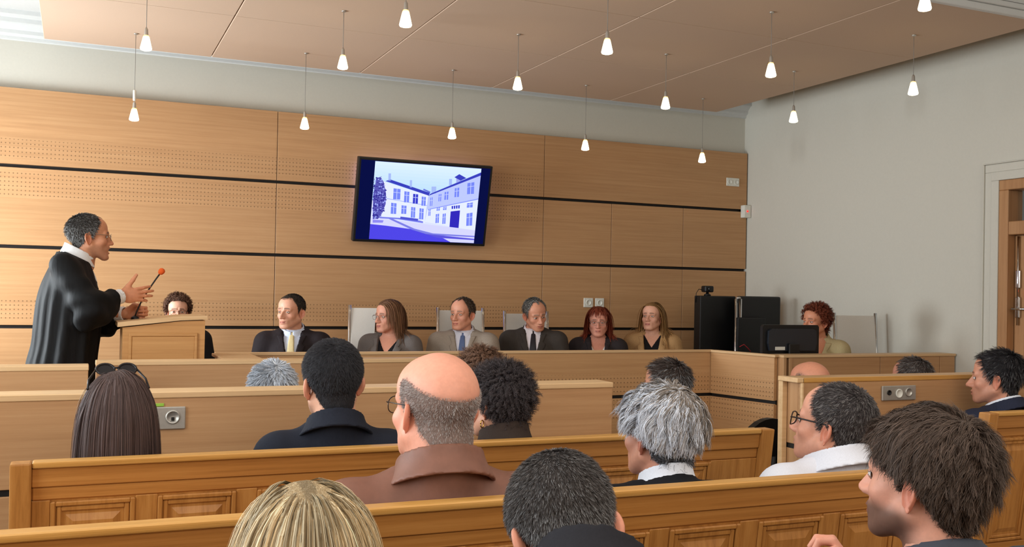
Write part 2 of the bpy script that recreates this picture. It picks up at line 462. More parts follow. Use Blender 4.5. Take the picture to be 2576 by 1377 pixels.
poly([(540, 450), (600, 432), (1075, 590), (1060, 622)], ROOF, 2)
poly([(1055, 618), (1690, 380), (1625, 1040), (1020, 930)], PALE, 1)
poly([(1050, 780), (1655, 660), (1625, 1040), (1020, 930)], WHT, 2)
poly([(1055, 625), (1080, 600), (1680, 348), (1680, 385)], ROOF, 3)
poly([(1055, 780), (1658, 655), (1656, 668), (1055, 790)], (150, 160, 240), 3)
poly([(545, 650), (1045, 735), (1045, 742), (545, 657)], (170, 180, 245), 3)
for a in ((575, 360, 605, 450), (832, 440, 858, 525), (1092, 515, 1148, 600), (1300, 425, 1335, 500)):
    poly([(a[0], a[1]), (a[2], a[1]), (a[2], a[3]), (a[0], a[3])], (176, 192, 232), 2)
poly([(1362, 405), (1420, 368), (1505, 415), (1440, 445)], ROOF, 4); poly([(1385, 405), (1445, 400), (1445, 445), (1385, 470)], (170, 170, 225), 3)
poly([(990, 555), (1000, 540), (1080, 575), (1075, 592)], (110, 120, 205), 3)
wins = [(640, 535, 724, 665), (770, 570, 830, 700), (875, 600, 935, 715), (978, 632, 1028, 740), (615, 705, 680, 835), (740, 735, 800, 835), (855, 755, 905, 880), (955, 770, 1005, 900),
        (1080, 645, 1108, 745), (1180, 605, 1212, 690), (1250, 580, 1296, 672), (1370, 535, 1424, 640), (1520, 475, 1602, 605), (1063, 780, 1088, 860), (1160, 765, 1198, 800), (1238, 755, 1278, 792), (1520, 712, 1590, 764), (1518, 832, 1588, 978), (1150, 840, 1190, 945), (1232, 836, 1270, 955)]
for x0, y0, x1, y1 in wins:
    sk = (y1 - y0) * .0 + ((x1 - x0) * .12 if x0 < 1050 else -(x1 - x0) * .16)
    poly([(x0, y0), (x1, y0 + sk), (x1 - 3, y1 + sk * .4), (x0 - 3, y1)], WND if x0 != 875 else DRK, 4)
    mxx = (x0 + x1) / 2
    poly([(mxx - 3, y0 + sk / 2), (mxx + 3, y0 + sk / 2), (mxx, y1), (mxx - 6, y1)], (225, 228, 255), 5)
    poly([(x0, y0 + (y1 - y0) * .33), (x1, y0 + (y1 - y0) * .33 + sk), (x1, y0 + (y1 - y0) * .33 + 5 + sk), (x0, y0 + (y1 - y0) * .33 + 5)], (225, 228, 255), 5)
poly([(1326, 808), (1438, 795), (1425, 1003), (1316, 990)], INDIGO, 5)
for q in range(4): poly([(1336 + q * 26, 745 - q * 3), (1356 + q * 26, 742 - q * 3), (1354 + q * 26, 778 - q * 2), (1338 + q * 26, 780 - q * 2)], DRK, 5)
poly([(480, 870), (760, 885), (960, 915), (1000, 925), (1000, 945), (700, 900), (480, 888)], (128, 130, 220), 5)
poly([(730, 868), (945, 895), (935, 920), (725, 895)], (84, 86, 196), 6)
poly([(380, 880), (1640, 1030), (1620, 1190), (350, 1140)], (226, 220, 255), 3)
poly([(590, 895), (640, 895), (900, 1010), (1120, 1065), (1620, 1095), (1620, 1110), (1080, 1085), (860, 1020)], (132, 130, 214), 6)
poly([(360, 955), (560, 975), (860, 1015), (1060, 1080), (1250, 1125), (1330, 1190), (340, 1150)], (84, 72, 216), 6)
poly([(1020, 1070), (1625, 1130), (1620, 1145), (1180, 1118)], (96, 86, 206), 7)
poly([(400, 905), (530, 912), (520, 940), (400, 940)], (150, 140, 226), 7)
rng = np.random.default_rng(5)
poly([(398, 620), (430, 420), (480, 400), (520, 460), (552, 600), (550, 720), (510, 830), (470, 890), (400, 900)], (96, 90, 170), 7)
for _ in range(260):
    x, y = rng.uniform(395, 556), rng.uniform(395, 890)
    if abs(x - 455) > 105 * math.sin(PI * min(max((y - 330) / 640, 0), 1)) : continue
    r = rng.uniform(6, 15); c = (54, 46, 140) if rng.random() < .6 else (170, 178, 236)
    poly([(x - r, y), (x, y - r * .7), (x + r, y), (x, y + r * .7)], c, 8)
tP = NT('screen_picture'); at = tP.n('ShaderNodeAttribute'); at.attribute_name = 'Col'
em = tP.n('ShaderNodeEmission'); em.inputs[1].default_value = .98
tP.l(tP.mix(1.0, at.outputs['Color'], (.86, .92, 1.12, 1), 'MULTIPLY'), em.inputs[0]); tP.l(em.outputs[0], tP.out.inputs[0])
me = bpy.data.meshes.new('screen'); PV = np.array([(RT @ Vector(v)) + Vector((0, -.15, 0)) for v in pic_v])
me.from_pydata([tuple(v) for v in PV], [], pic_f); me.materials.append(tP.m)
ca = me.color_attributes.new('Col', 'FLOAT_COLOR', 'POINT'); cc = np.ones((len(pic_v), 4), np.float32); cc[:, :3] = np.array(pic_c); ca.data.foreach_set('color', cc.ravel())
sc_o = link('screen', me, tv); sc_o['label'] = 'lit screen showing a pale two winged building round a courtyard'
M_BLUE = emit('screen_black_glow', (10, 16, 70), .9)
t_ = MB(); t_.box(-TW / 2 + .02, TW / 2 - .02, -.0306, -.029, -THH / 2 + .02, THH / 2 - .02, 0); tvshape(t_, 'screen_glass', M_BLUE, tv)

# ------------------------------------------------------------------ small things on the wall
def plate(name, x0, x1, y, z0, z1, label, cat, m, holes, group=None, hm=None):
    r = MB().box(x0, x1, y - .010, y, z0, z1, .003).build(name, m)
    tag(r, label, cat, group)
    for hx, hz, hr, mm in holes:
        h = MB().mat(mm); h.lathe([(hr, -.004), (hr, 0), (hr * .82, .0005), (hr * .8, .003)] if False else [(hr, .0), (hr, -.004), (hr * .8, -.005), (hr * .75, -.002), (.001, -.002)], (hx, y - .0095, hz), 18, 'y')
        h.build('socket', None, r)
    return r
plate('double_socket', 5.512, 5.655, PF, 2.442, 2.519, 'white double socket high on the wood wall near the right corner', 'socket', M_WHITEPL, [(5.548, 2.480, .024, M_WHITEPL), (5.62, 2.480, .024, M_WHITEPL)])
plate('wall_switch', 4.035, 4.125, PF, 1.291, 1.373, 'left one of two square white switches above the red haired woman', 'switch', M_WHITEPL, [(4.08, 1.332, .026, M_WHITEPL)])
plate('wall_switch', 4.149, 4.235, PF, 1.291, 1.373, 'right one of two square white switches above the red haired woman', 'switch', M_WHITEPL, [(4.192, 1.332, .026, M_WHITEPL)])
al = MB().box(5.68, 5.757, 7.60, PF, 2.150, 2.268, .008, 2).build('motion_sensor', M_WHITEPL); tag(al, 'white motion sensor with a red light on the panelling edge', 'sensor')
MB().lathe([(.009, 0), (.008, -.004), (.002, -.006)], (5.715, 7.60, 2.21), 12, 'y').build('indicator_light', emit('red_led', (255, 40, 36), 3.0), al)

# ------------------------------------------------------------------ judges' bench (dais)
DYF, DT = 5.83, 1.03
jb = empty('judges_bench', (2.5, DYF, 0)); tag(jb, 'long beech judges bench with drilled front panels and black shadow line', 'bench')
L = Vector((-2.5, -DYF, 0))
def jp(mb, name, m, parent=jb): return mb.build(name, m, parent, L if parent is jb else None)
def panel_pair(name_u, name_l, a, b, y0, y1, m):
    u = jp(MB().box(a, b, y0, y1, .727, DT - .018, .002), name_u, m); l_ = jp(MB().box(a, b, y0, y1, .02, .705, .002), name_l, m); return u, l_
panel_pair('upper_panel', 'lower_panel', .90, 2.523, DYF, DYF + .03, M_DAISW)
panel_pair('upper_panel', 'lower_panel', 2.527, 4.112, DYF, DYF + .03, M_DAISW)
jp(MB().box(.90, 4.11, DYF + .012, DYF + .03, .70, .73, 0), 'shadow_gap', M_BLACK)
jp(MB().box(.72, 4.125, DYF - .006, DYF + .05, DT - .018, DT, .003), 'top_ledge', M_BEECHT)
jp(MB().box(.90, 4.3, DYF + .05, 6.4, .86, .89, .003), 'worktop', M_BEECHT)
# left return running forward
lr = empty('bench_return', (.8, 5.4, 0)); tag(lr, 'short beech return at the left end of the judges bench beside the lectern', 'bench')
L2 = Vector((-.8, -5.4, 0))
MB().box(.70, .905, 5.1, DYF - .008, DT - .018, DT, .003).build('top_ledge', M_BEECHT, lr, L2)
MB().box(.72, .75, 5.12, DYF - .01, .02, DT - .019, .002).build('side_panel', M_BEECHV, lr, L2)
MB().box(.855, .885, 5.12, DYF - .01, .02, DT - .019, .002).build('side_panel', M_BEECHV, lr, L2)
MB().box(.751, .854, 5.12, 5.15, .02, DT - .019, .002).build('end_panel', M_BEECHV, lr, L2)
# splayed right part
p0, p1 = Vector((4.115, DYF, 0)), Vector((4.222, 5.27, 0)); dv = (p1 - p0); an = math.atan2(dv.y, dv.x); ln = dv.length
sp_ = empty('bench_splay', p0, an); tag(sp_, 'short angled beech panel joining the judges bench and the clerk desk', 'bench')
MB().box(0, ln, -.03, 0, .727, DT - .018, .002).build('upper_panel', M_DAISW, sp_)
MB().box(0, ln, -.03, 0, .02, .705, .002).build('lower_panel', M_DAISW, sp_)
MB().box(0, ln, -.012, .018, .70, .73, 0).build('shadow_gap', M_BLACK, sp_)
MB().box(0, ln + .01, -.036, .02, DT - .018, DT, .003).build('top_ledge', M_BEECHT, sp_)
# clerk desk to the right wall
ck = empty('clerk_desk', (5, 5.25, 0)); tag(ck, 'beech clerk desk by the right wall carrying the computer monitor', 'desk')
L3 = Vector((-5, -5.25, 0))
for a, b in ((4.30, 5.05), (5.054, 5.60), (5.604, 5.745)):
    MB().box(a, b, 5.215, 5.245, .727, DT - .018, .002).build('front_panel', M_BEECH, ck, L3)
    MB().box(a, b, 5.215, 5.245, .02, .705, .002).build('lower_panel', M_BEECH, ck, L3)
MB().box(4.26, 5.745, 5.225, 5.243, .70, .73, 0).build('shadow_gap', M_BLACK, ck, L3)
MB().box(4.225, 4.25, 5.21, 5.36, .02, DT - .018, .002).build('end_post', M_BEECHV, ck, L3)
MB().box(4.272, 4.298, 5.21, 5.245, .02, DT - .018, .002).build('end_post', M_BEECHV, ck, L3)
MB().box(4.222, 5.75, 5.208, 5.36, DT - .018, DT, .003).build('top_ledge', M_BEECHT, ck, L3)
MB().box(4.26, 5.10, 5.36, 5.50, .915, .945, .003).build('worktop', M_BEECHT, ck, L3)
MB().box(4.30, 4.33, 5.37, 5.49, .02, .914, .003).build('leg_panel', M_BEECHV, ck, L3)

# ------------------------------------------------------------------ bar in the middle, lawyers' desks, right-hand desk
def barrier(name, x0, x1, y0, y1, top, label, m=M_BEECH, gap=.74, endcap=True, mt=M_BEECHT):
    r = empty(name, ((x0 + x1) / 2, y0, 0)); tag(r, label, 'barrier'); L_ = Vector((-(x0 + x1) / 2, -y0, 0))
    MB().box(x0, x1, y0, y0 + .03, gap + .011, top - .022, .002).build('upper_panel', m, r, L_)
    MB().box(x0, x1, y0, y0 + .03, .02, gap - .011, .002).build('lower_panel', m, r, L_)
    MB().box(x0 + .003, x1 - .003, y0 + .012, y1 - .002, gap - .014, gap + .014, 0).build('shadow_gap', M_BLACK, r, L_)
    MB().box(x0 - .002, x1 + .002, y0 - .003, y1, top - .022, top, .003).build('top_ledge', mt, r, L_)
    for xa in (x0, x1 - .03):
        MB().box(xa, xa + .03, y0 + .031, y1 - .003, .02, gap - .011, .002).build('end_panel', M_BEECHV, r, L_)
        MB().box(xa, xa + .03, y0 + .031, y1 - .003, gap + .011, top - .023, .002).build('end_panel', M_BEECHV, r, L_)
    return r, L_
barrier('front_barrier', -1.3, 1.978, 3.49, 3.62, 1.05, 'long light beech barrier in front of the first pew, socket plate on its face')
rB, LB = barrier('side_barrier', 2.945, 4.55, 3.50, 3.62, 1.05, 'beech barrier on the right with a three hole socket plate, facing the right pew', mt=M_OAKT)
MB().box(2.915, 2.943, 3.60, 3.63, .02, 1.028, .002).build('end_post', M_BEECHT, rB, LB)
MB().box(2.935, 2.944, 3.49, 3.505, .02, 1.028, .001).build('end_post', M_BEECHT, rB, LB)
MB().box(2.912, 2.95, 3.497, 3.63, 1.029, 1.05, .002).build('end_ledge', M_BEECHT, rB, LB)
barrier('bar_rail', .083, 1.9, 4.96, 5.07, 1.05, 'beech bar in the middle of the room between lectern and grey haired head')
barrier('left_barrier', -1.25, .048, 4.70, 4.83, 1.05, 'sunlit pale beech barrier at the left edge below the robed speaker')

pl = plate('socket_plate', .235, .339, 3.49, .925, 1.0, 'silver socket plate with one round outlet beside the long brown hair', 'socket', M_STEEL, [(.298, .966, .0235, M_STEEL)])
MB().box(.293, .303, 3.474, 3.4845, .955, .966, .001).build('keyhole', M_BLACK, pl)
st = MB().box(.243, .270, 3.485, 3.49, 1.002, 1.012, .001).build('sticker', plain('green_sticker', (150, 196, 70), .6)); tag(st, 'small green sticker above the silver socket plate', 'sticker')
plate('socket_plate', 3.397, 3.603, 3.50, .938, 1.006, 'grey metal plate with three round outlets on the right barrier', 'socket', M_STEEL, [(3.437, .975, .012, M_BLACK), (3.497, .970, .021, M_WHITEPL), (3.556, .975, .021, M_STEEL)])

# ------------------------------------------------------------------ lectern and microphone
lc = empty('lectern', (.41, 5.6, 0)); tag(lc, 'wooden lectern with sloping top and framed side panel before the robed speaker', 'lectern')
LL = Vector((-.41, -5.6, 0))
MB().prism([(.215, .02), (.625, .02), (.625, 1.225), (.5, 1.22), (.215, 1.185)], 'y', 5.51, 5.85).build('cabinet', M_LECT, lc, LL)
MB().prism([(.19, 1.188), (.50, 1.224), (.635, 1.230), (.635, 1.25), (.50, 1.246), (.19, 1.212)], 'y', 5.495, 5.865).build('top_board', M_BEECHT, lc, LL)
fr = MB()
for a in ((.245, .262, .25, 1.155), (.572, .589, .25, 1.155)): fr.box(a[0], a[1], 5.500, 5.512, a[2], a[3], .004)
fr.box(.245, .589, 5.4995, 5.512, 1.138, 1.158, .004); fr.box(.245, .589, 5.4995, 5.512, .25, .27, .004)
fr.build('panel_frame', M_LECT, lc, LL)
MB().box(.262, .572, 5.503, 5.511, .27, 1.138, .002).build('side_panel', M_LECT, lc, LL)
mic = empty('gooseneck_microphone', (.285, 5.74, 1.215)); tag(mic, 'thin gooseneck microphone with an orange foam ball held over the lectern', 'microphone')
LM = Vector((-.285, -5.74, -1.215))
MB().lathe([(.022, 1.218), (.020, 1.232), (.008, 1.24)], (.285, 5.74, 0), 14).build('base', M_BLKPL, mic, LM)
MB().tube([(.285, 5.74, 1.235), (.292, 5.74, 1.26), (.318, 5.735, 1.325), (.352, 5.73, 1.385), (.386, 5.73, 1.44), (.405, 5.73, 1.468)], .0042, 8).build('gooseneck', M_DARKMET, mic, LM)
mf = MB(); mf.lathe([(.004, -.02), (.013, -.014), (.0175, 0), (.016, .010), (.008, .017), (.001, .018)], (0, 0, 0), 16)
Rm = Matrix.Rotation(math.radians(35), 4, 'Y')
for v in mf.bm.verts: v.co = Rm @ v.co + Vector((.415, 5.73, 1.484))
mf.build('foam_windscreen', plain('orange_foam', (226, 92, 30), .9, nscale=300), mic, LM)

# ------------------------------------------------------------------ pews
def pew(x0, x1, yt, label, first, top=.95, pitch=.261, pw=.205):
    r = empty('pew', ((x0 + x1) / 2, yt, 0)); tag(r, label, 'bench', 'oak pews'); L_ = Vector((-(x0 + x1) / 2, -yt, 0))
    sh = lambda c: Vector((c.x, c.y + (top - c.z) * .14, c.z))
    def P(mb, name, m): return mb.shear(sh).build(name, m, r, L_)
    T = .035
    P(MB().box(x0 + .05, x1 - .05, yt - .008, yt + T + .006, top - .018, top, .007, 3), 'cap_rail', M_OAKT)
    P(MB().box(x0 + .05, x1 - .05, yt + .002, yt + T, top - .068, top - .018, .002), 'upper_rail', M_OAK)
    P(MB().box(x0 + .05, x1 - .05, yt + .007, yt + T, top - .104, top - .068, .004), 'lower_rail', M_OAK)
    for a in (x0, x1 - .05): P(MB().box(a, a + .05, yt - .012, yt + T + .008, .0, top - .002, .005, 2), 'end_post', M_OAKV)
    P(MB().box(x0 + .05, x1 - .05, yt + .012, yt + T, .12, top - .104, 0), 'back_board', M_OAKV)
    P(MB().box(x0 + .05, x1 - .05, yt + .004, yt + T, .10, .42, .003), 'base_rail', M_OAK)
    x = x0 + .094
    st_ = MB(); xs_prev = x0 + .05; n = 0
    while x + pw < x1 - .06:
        st_.box(xs_prev, x, yt + .007, yt + .014, .42, top - .104, .002); xs_prev = x + pw
        p = MB(); za, zb = .425, top - .109
        for g, yy, hh in ((.0, .006, .014), (.014, .010, .008)):
            p.box(x + g, x + g + .013, yt + yy - .004, yt + .016, za + g, zb - g, .003); p.box(x + pw - g - .013, x + pw - g, yt + yy - .004, yt + .016, za + g, zb - g, .003)
            p.box(x + g + .012, x + pw - g - .012, yt + yy - .004, yt + .016, zb - g - .013, zb - g, .003); p.box(x + g + .012, x + pw - g - .012, yt + yy - .004, yt + .016, za + g, za + g + .013, .003)
        # raised and fielded centre
        a, b, c, d_ = x + .028, x + pw - .028, za + .028, zb - .028; e = .026
        vs = [p.bm.verts.new(q) for q in ((a, yt + .015, c), (b, yt + .015, c), (b, yt + .015, d_), (a, yt + .015, d_), (a + e, yt + .005, c + e), (b - e, yt + .005, c + e), (b - e, yt + .005, d_ - e), (a + e, yt + .005, d_ - e))]
        for q in ((4, 5, 6, 7), (0, 1, 5, 4), (1, 2, 6, 5), (2, 3, 7, 6), (3, 0, 4, 7)): p.bm.faces.new([vs[i] for i in q])
        P(p, 'raised_panel', M_OAKV); x += pitch; n += 1
    st_.box(xs_prev, x1 - .05, yt + .007, yt + .014, .42, top - .104, .002)
    P(st_, 'stiles', M_OAKV)
    ys_ = yt + (top - .43) * .14 + T
    MB().box(x0 + .05, x1 - .05, ys_, ys_ + .42, .395, .43, .008, 2).build('seat', M_OAK, r, L_)
    for a in (x0 + .01, (x0 + x1) / 2, x1 - .04): MB().box(a, a + .03, ys_ + .02, ys_ + .38, 0, .394, .003).build('seat_support', M_OAKV, r, L_)
    return r
pew(-.148, 2.217, 2.785, 'oak pew farthest from the camera, left block, with raised panels', 1)
pew(-.35, 2.22, 2.0, 'oak pew across the foreground behind the bald man in brown jacket', 0)
pew(3.30, 5.3, 2.83, 'oak pew end at the right edge behind the man in navy suit', 0, top=.965)
pew(-.35, 2.22, .98, 'oak pew nearest the camera, under the blonde woman', 0)

# ------------------------------------------------------------------ chairs
def exec_chair(loc, rz, label, bh=1.13, wd=.36, seat=.47):
    """white mesh conference chair with chrome side posts; faces local -Y"""
    r = empty('conference_chair', loc, rz); tag(r, label, 'chair', 'white conference chairs')
    for sx in (-1, 1):
        MB().tube([(sx * wd / 2, .20, .50), (sx * wd / 2, .24, .75), (sx * wd / 2, .265, bh)], .0125, 10).build('back_post', M_CHROME, r)
        MB().tube([(sx * (wd / 2 + .03), .2, .5), (sx * (wd / 2 + .05), .12, .66), (sx * (wd / 2 + .05), -.15, .66), (sx * (wd / 2 + .03), -.17, .48)], .011, 8).build('armrest', M_CHROME, r)
    b = MB(); b.box(-wd / 2 + .008, wd / 2 - .008, -.004, .004, .5, bh - .02, .003)
    for v in b.bm.verts: v.co.y += .2 + (v.co.z - .5) * .105
    b.build('backrest', M_MESHW, r)
    MB().box(-wd / 2, wd / 2, -.22, .2, seat - .025, seat, .012, 2).build('seat', M_MESHW, r)
    MB().lathe([(.03, .06), (.03, .25), (.02, .26), (.02, seat - .02)], (0, 0, 0), 14).build('column', M_CHROME, r)
    for q in range(5):
        a = 2 * PI * q / 5
        MB().tube([(0, 0, .09), (.15 * math.cos(a), .15 * math.sin(a), .08), (.27 * math.cos(a), .27 * math.sin(a), .06)], [.022, .018, .012], 8).build('base_arm', M_CHROME, r)
        MB().lathe([(.026, -.01), (.026, .01)], (.27 * math.cos(a), .27 * math.sin(a), .026), 12, 'y').build('caster', M_BLKPL, r)
    return r
exec_chair((1.93, 6.70, .15), math.radians(-8), 'white mesh chair with chrome post behind the bob haired woman', 1.145)
exec_chair((2.63, 6.70, .15), 0, 'white mesh chair directly behind the man in beige suit', 1.135)
exec_chair((3.17, 6.70, .15), 0, 'white mesh chair behind the man with grey hair and dark tie', 1.115)
exec_chair((5.445, 5.64, .15), math.radians(-3), 'empty white chair with chrome posts against the right wall', 1.150, .385)

def office_chair(loc, rz, label):
    r = empty('office_chair', loc, rz); tag(r, label, 'chair')
    b = MB(); b.prism([(.19 * math.cos(a) * (1 if math.sin(a) < 0 else .95), .60 + .19 * math.sin(a)) for a in np.linspace(0, 2 * PI, 28, endpoint=False)], 'y', .20, .245)
    b.build('backrest', M_BLKPL, r)
    MB().box(-.22, .22, -.22, .2, .41, .47, .02, 3).build('seat', M_BLKFAB, r)
    MB().tube([(0, .1, .40), (0, .25, .42), (0, .252, .6)], .016, 8).build('back_stem', M_BLKPL, r)
    MB().lathe([(.03, .06), (.025, .40)], (0, 0, 0), 12).build('column', M_BLKPL, r)
    for q in range(5):
        a = 2 * PI * q / 5
        MB().tube([(0, 0, .09), (.26 * math.cos(a), .26 * math.sin(a), .05)], [.022, .013], 8).build('base_arm', M_BLKPL, r)
        MB().lathe([(.025, -.01), (.025, .01)], (.27 * math.cos(a), .27 * math.sin(a), .025), 12, 'y').build('caster', M_BLKPL, r)
    return r
office_chair((3.24, 4.32, 0), PI, 'round backed black chair beyond the right end of the far pew')

# ------------------------------------------------------------------ clerk's corner: screens, monitor
vs_ = empty('video_cabinet', (5.02, 7.1, .15)); tag(vs_, 'tall black back of a video screen beside the right wall corner', 'screen')
MB().box(-.185, .175, -.05, .05, .12, 1.262, .01, 2).build('casing', M_BLKPL, vs_)
MB().box(-.20, .19, -.16, .16, 0, .05, .01).build('base', M_BLKPL, vs_); MB().box(-.05, .05, -.04, .04, .04, .14, .004).build('stem', M_DARKMET, vs_)
cmr = empty('conference_camera', (4.935, 7.1, 1.412)); tag(cmr, 'small black camera on top of the black video screen', 'camera')
MB().lathe([(.03, 0), (.028, .012), (.012, .02), (.012, .03)], (0, 0, 0), 14).build('base', M_BLKPL, cmr)
MB().box(-.045, .045, -.035, .035, .03, .085, .015, 3).build('camera_head', M_BLKPL, cmr)
MB().lathe([(.018, -.052), (.02, -.03), (.02, -.02)], (0, 0, .058), 14, 'y').build('lens', M_BLKPL, cmr)
MB().tube([(-.03, .02, .05), (-.075, .02, .055), (-.10, .02, .02), (-.105, .02, -.06)], .003, 6).build('cable', M_BLKPL, cmr)
v2 = empty('display_stand', (5.26, 6.95, .15)); tag(v2, 'black flat display on a chrome column stand next to the clerk', 'screen')
MB().box(-.12, .315, -.03, .03, .62, 1.265, .02, 3).build('display_back', M_BLKPL, v2)
MB().box(-.185, .10, -.10, -.05, .62, 1.085, .01, 2).build('equipment_box', M_BLKPL, v2)
for a in (-.18, -.135): MB().tube([(a, -.06, .03), (a, -.06, 1.24)], .013, 10).build('column', M_CHROME, v2)
MB().box(-.2, .2, -.2, .2, 0, .04, .01).build('base', M_BLKPL, v2); MB().lathe([(.02, 1.24), (.022, 1.25), (.012, 1.258)], (-.157, -.06, 0), 12).build('column_cap', M_STEEL, v2)
MB().tube([(-.19, -.13, .84), (-.15, -.135, .86), (-.11, -.135, .83), (-.08, -.135, .80)], .004, 6).build('cable', plain('red_cable', (170, 40, 48), .5), v2)
mo = empty('computer_monitor', (4.46, 5.43, .946)); tag(mo, 'black computer monitor seen from behind on the clerk desk', 'monitor')
mb = MB(); mb.prism([(-.25, .03), (.25, .03), (.262, .05), (.262, .26), (.25, .275), (-.25, .275), (-.262, .26), (-.262, .05)], 'y', -.005, .03)
mb.build('screen_back', M_BLKPL, mo)
mb = MB(); mb.prism([(-.21, .10), (.21, .10), (.225, .15), (.22, .235), (.19, .25), (-.19, .25), (-.22, .235), (-.225, .15)], 'y', -.03, -.004); mb.build('housing', plain('monitor_back', (34, 38, 46), .35, 0, .5), mo)
MB().box(-.05, .05, -.055, -.03, .0, .15, .006).build('stand', M_BLKPL, mo); MB().box(-.12, .12, -.1, .1, 0, .015, .005).build('base', M_BLKPL, mo)
MB().box(-.165, -.075, -.033, -.0295, .105, .128, .001).build('rating_label', M_WHITEPL, mo)
mo.scale = (.91, .8, 1.0)
# ------------------------------------------------------------------ implicit shapes for figures and clothes
def norm(v): return v / np.maximum(np.linalg.norm(v, axis=-1, keepdims=True), 1e-9)
def sm(a, b, k):
    h = np.clip(.5 + .5 * (b - a) / k, 0, 1); return b + (a - b) * h - k * h * (1 - h)
def ell(p, c, r):
    q = p - np.array(c); r = np.array(r)
    k0 = np.linalg.norm(q / r, axis=-1); k1 = np.linalg.norm(q / (r * r), axis=-1)
    return k0 * (k0 - 1) / np.maximum(k1, 1e-6)
def cap(p, a, b, ra, rb=None):
    rb = ra if rb is None else rb; a = np.array(a, float); b = np.array(b, float); ab = b - a
    t = np.clip(((p - a) @ ab) / max(ab @ ab, 1e-9), 0, 1)
    return np.linalg.norm(p - a - t[..., None] * ab, axis=-1) - (ra + (rb - ra) * t)
def sst(a, b, x):
    t = np.clip((x - a) / (b - a), 0, 1); return t * t * (3 - 2 * t)

def iso(fn, lo, hi, h):
    """surface mesh of fn = 0 on a grid of spacing h"""
    lo = np.array(lo, float); n = np.ceil((np.array(hi) - lo) / h).astype(int) + 1
    ax = [lo[i] + h * np.arange(n[i]) for i in range(3)]
    G = np.stack(np.meshgrid(*ax, indexing='ij'), -1).reshape(-1, 3)
    D = fn(G).reshape(n).astype(np.float32)
    c = n - 1; acc = np.zeros((*c, 3), np.float32); cnt = np.zeros(c, np.float32)
    cor = [(i, j, k) for i in (0, 1) for j in (0, 1) for k in (0, 1)]
    sl = lambda o: D[o[0]:o[0] + c[0], o[1]:o[1] + c[1], o[2]:o[2] + c[2]]
    for a in cor:
        for ax_ in range(3):
            if a[ax_]: continue
            b = list(a); b[ax_] = 1; da, db = sl(a), sl(b); m = (da < 0) != (db < 0)
            t = np.where(m, da / np.where(m, da - db, 1), 0)
            for q in range(3): acc[..., q] += np.where(m, a[q] + (t if q == ax_ else 0), 0)
            cnt += m
    act = cnt > 0; idx = -np.ones(c, np.int64); idx[act] = np.arange(act.sum())
    V = lo + h * (np.argwhere(act) + acc[act] / cnt[act][:, None])
    Fs = []; S = D < 0
    for ax_ in range(3):
        o = [1, 1, 1]; o[ax_] = 0; e = [n[0] - 1, n[1] - 1, n[2] - 1]
        s0 = tuple(slice(o[q], e[q]) for q in range(3))
        sh = [slice(o[q], e[q]) for q in range(3)]; sh[ax_] = slice(1, n[ax_])
        A, Bv = S[s0], S[tuple(sh)]; cr = np.argwhere(A != Bv); ins = A[A != Bv]
        if not len(cr): continue
        cr = cr + np.array(o); u, v = [(1, 2), (2, 0), (0, 1)][ax_]
        def ci(du, dv):
            q = cr.copy(); q[:, u] -= du; q[:, v] -= dv; return idx[q[:, 0], q[:, 1], q[:, 2]]
        Q = np.stack([ci(1, 1), ci(0, 1), ci(0, 0), ci(1, 0)], 1)
        Q[~ins] = Q[~ins][:, ::-1]; Fs.append(Q[(Q >= 0).all(1)])
    F = np.concatenate(Fs)
    return V, F

# ------------------------------------------------------------------ the head
def head_sdf(P):
    """front -Y, up Z, eyes at z = 0, crown about .118, chin about -.112 (average man)"""
    fw, jaw_w, nose_l, neck, mo = P['face_w'], P['jaw'], P['nose'], P['neck'], P['mouth_open']; jd = .013 if mo else 0.0
    def f(p):
        q = p.copy(); q[:, 0] = np.abs(q[:, 0])
        d = ell(q, (0, .018, .036), (.0775, .098, .083))
        d = sm(d, ell(q, (0, -.034, .042), (.064, .054, .058)), .02)
        d = sm(d, ell(q, (0, -.036, -.032), (.056 * fw, .053, .074)), .025)
        d = sm(d, cap(q, (.053 * jaw_w, .006, -.052), (.024 * jaw_w, -.066, -.094 - jd), .019, .016), .028)
        d = sm(d, ell(q, (0, -.074, -.098 - jd), (.025, .020, .017)), .02)
        d = sm(d, ell(q, (.042 * fw, -.055, -.027), (.020, .020, .017)), .022)
        d = sm(d, cap(q, (.012, -.086, .017), (.044, -.071, .016), .0085), .016)
        d = sm(d, ell(q, (0, -.074, -.064), (.034, .024, .026)), .016)
        d = -sm(-d, ell(q, (.031, -.098, -.001), (.0165, .018, .0125)), .010)
        nz = cap(q, (0, -.088, .006), (0, -.110 - nose_l, -.036), .0065, .0105)
        nz = sm(nz, ell(q, (.0115, -.100 - nose_l * .4, -.039), (.0085, .011, .0075)), .008)
        d = sm(d, nz, .010)
        d = sm(d, ell(q, (0, -.0945, -.0625), (.021, .009, .0058)), .005)
        d = sm(d, ell(q, (0, -.092 + jd * .3, -.0745 - jd), (.019, .010, .0062)), .005)
        d = -sm(-d, cap(q, (0, -.106, -.0685), (.021, -.094, -.0675), .0016), .004)
        if mo: d = -sm(-d, ell(q, (0, -.108, -.0745), (.0235, .030, .0115)), .004)
        d = sm(d, cap(q, (0, .026, -.05), (0, .034, -.150), .054 * neck, .056 * neck), .022)
        return d
    return f

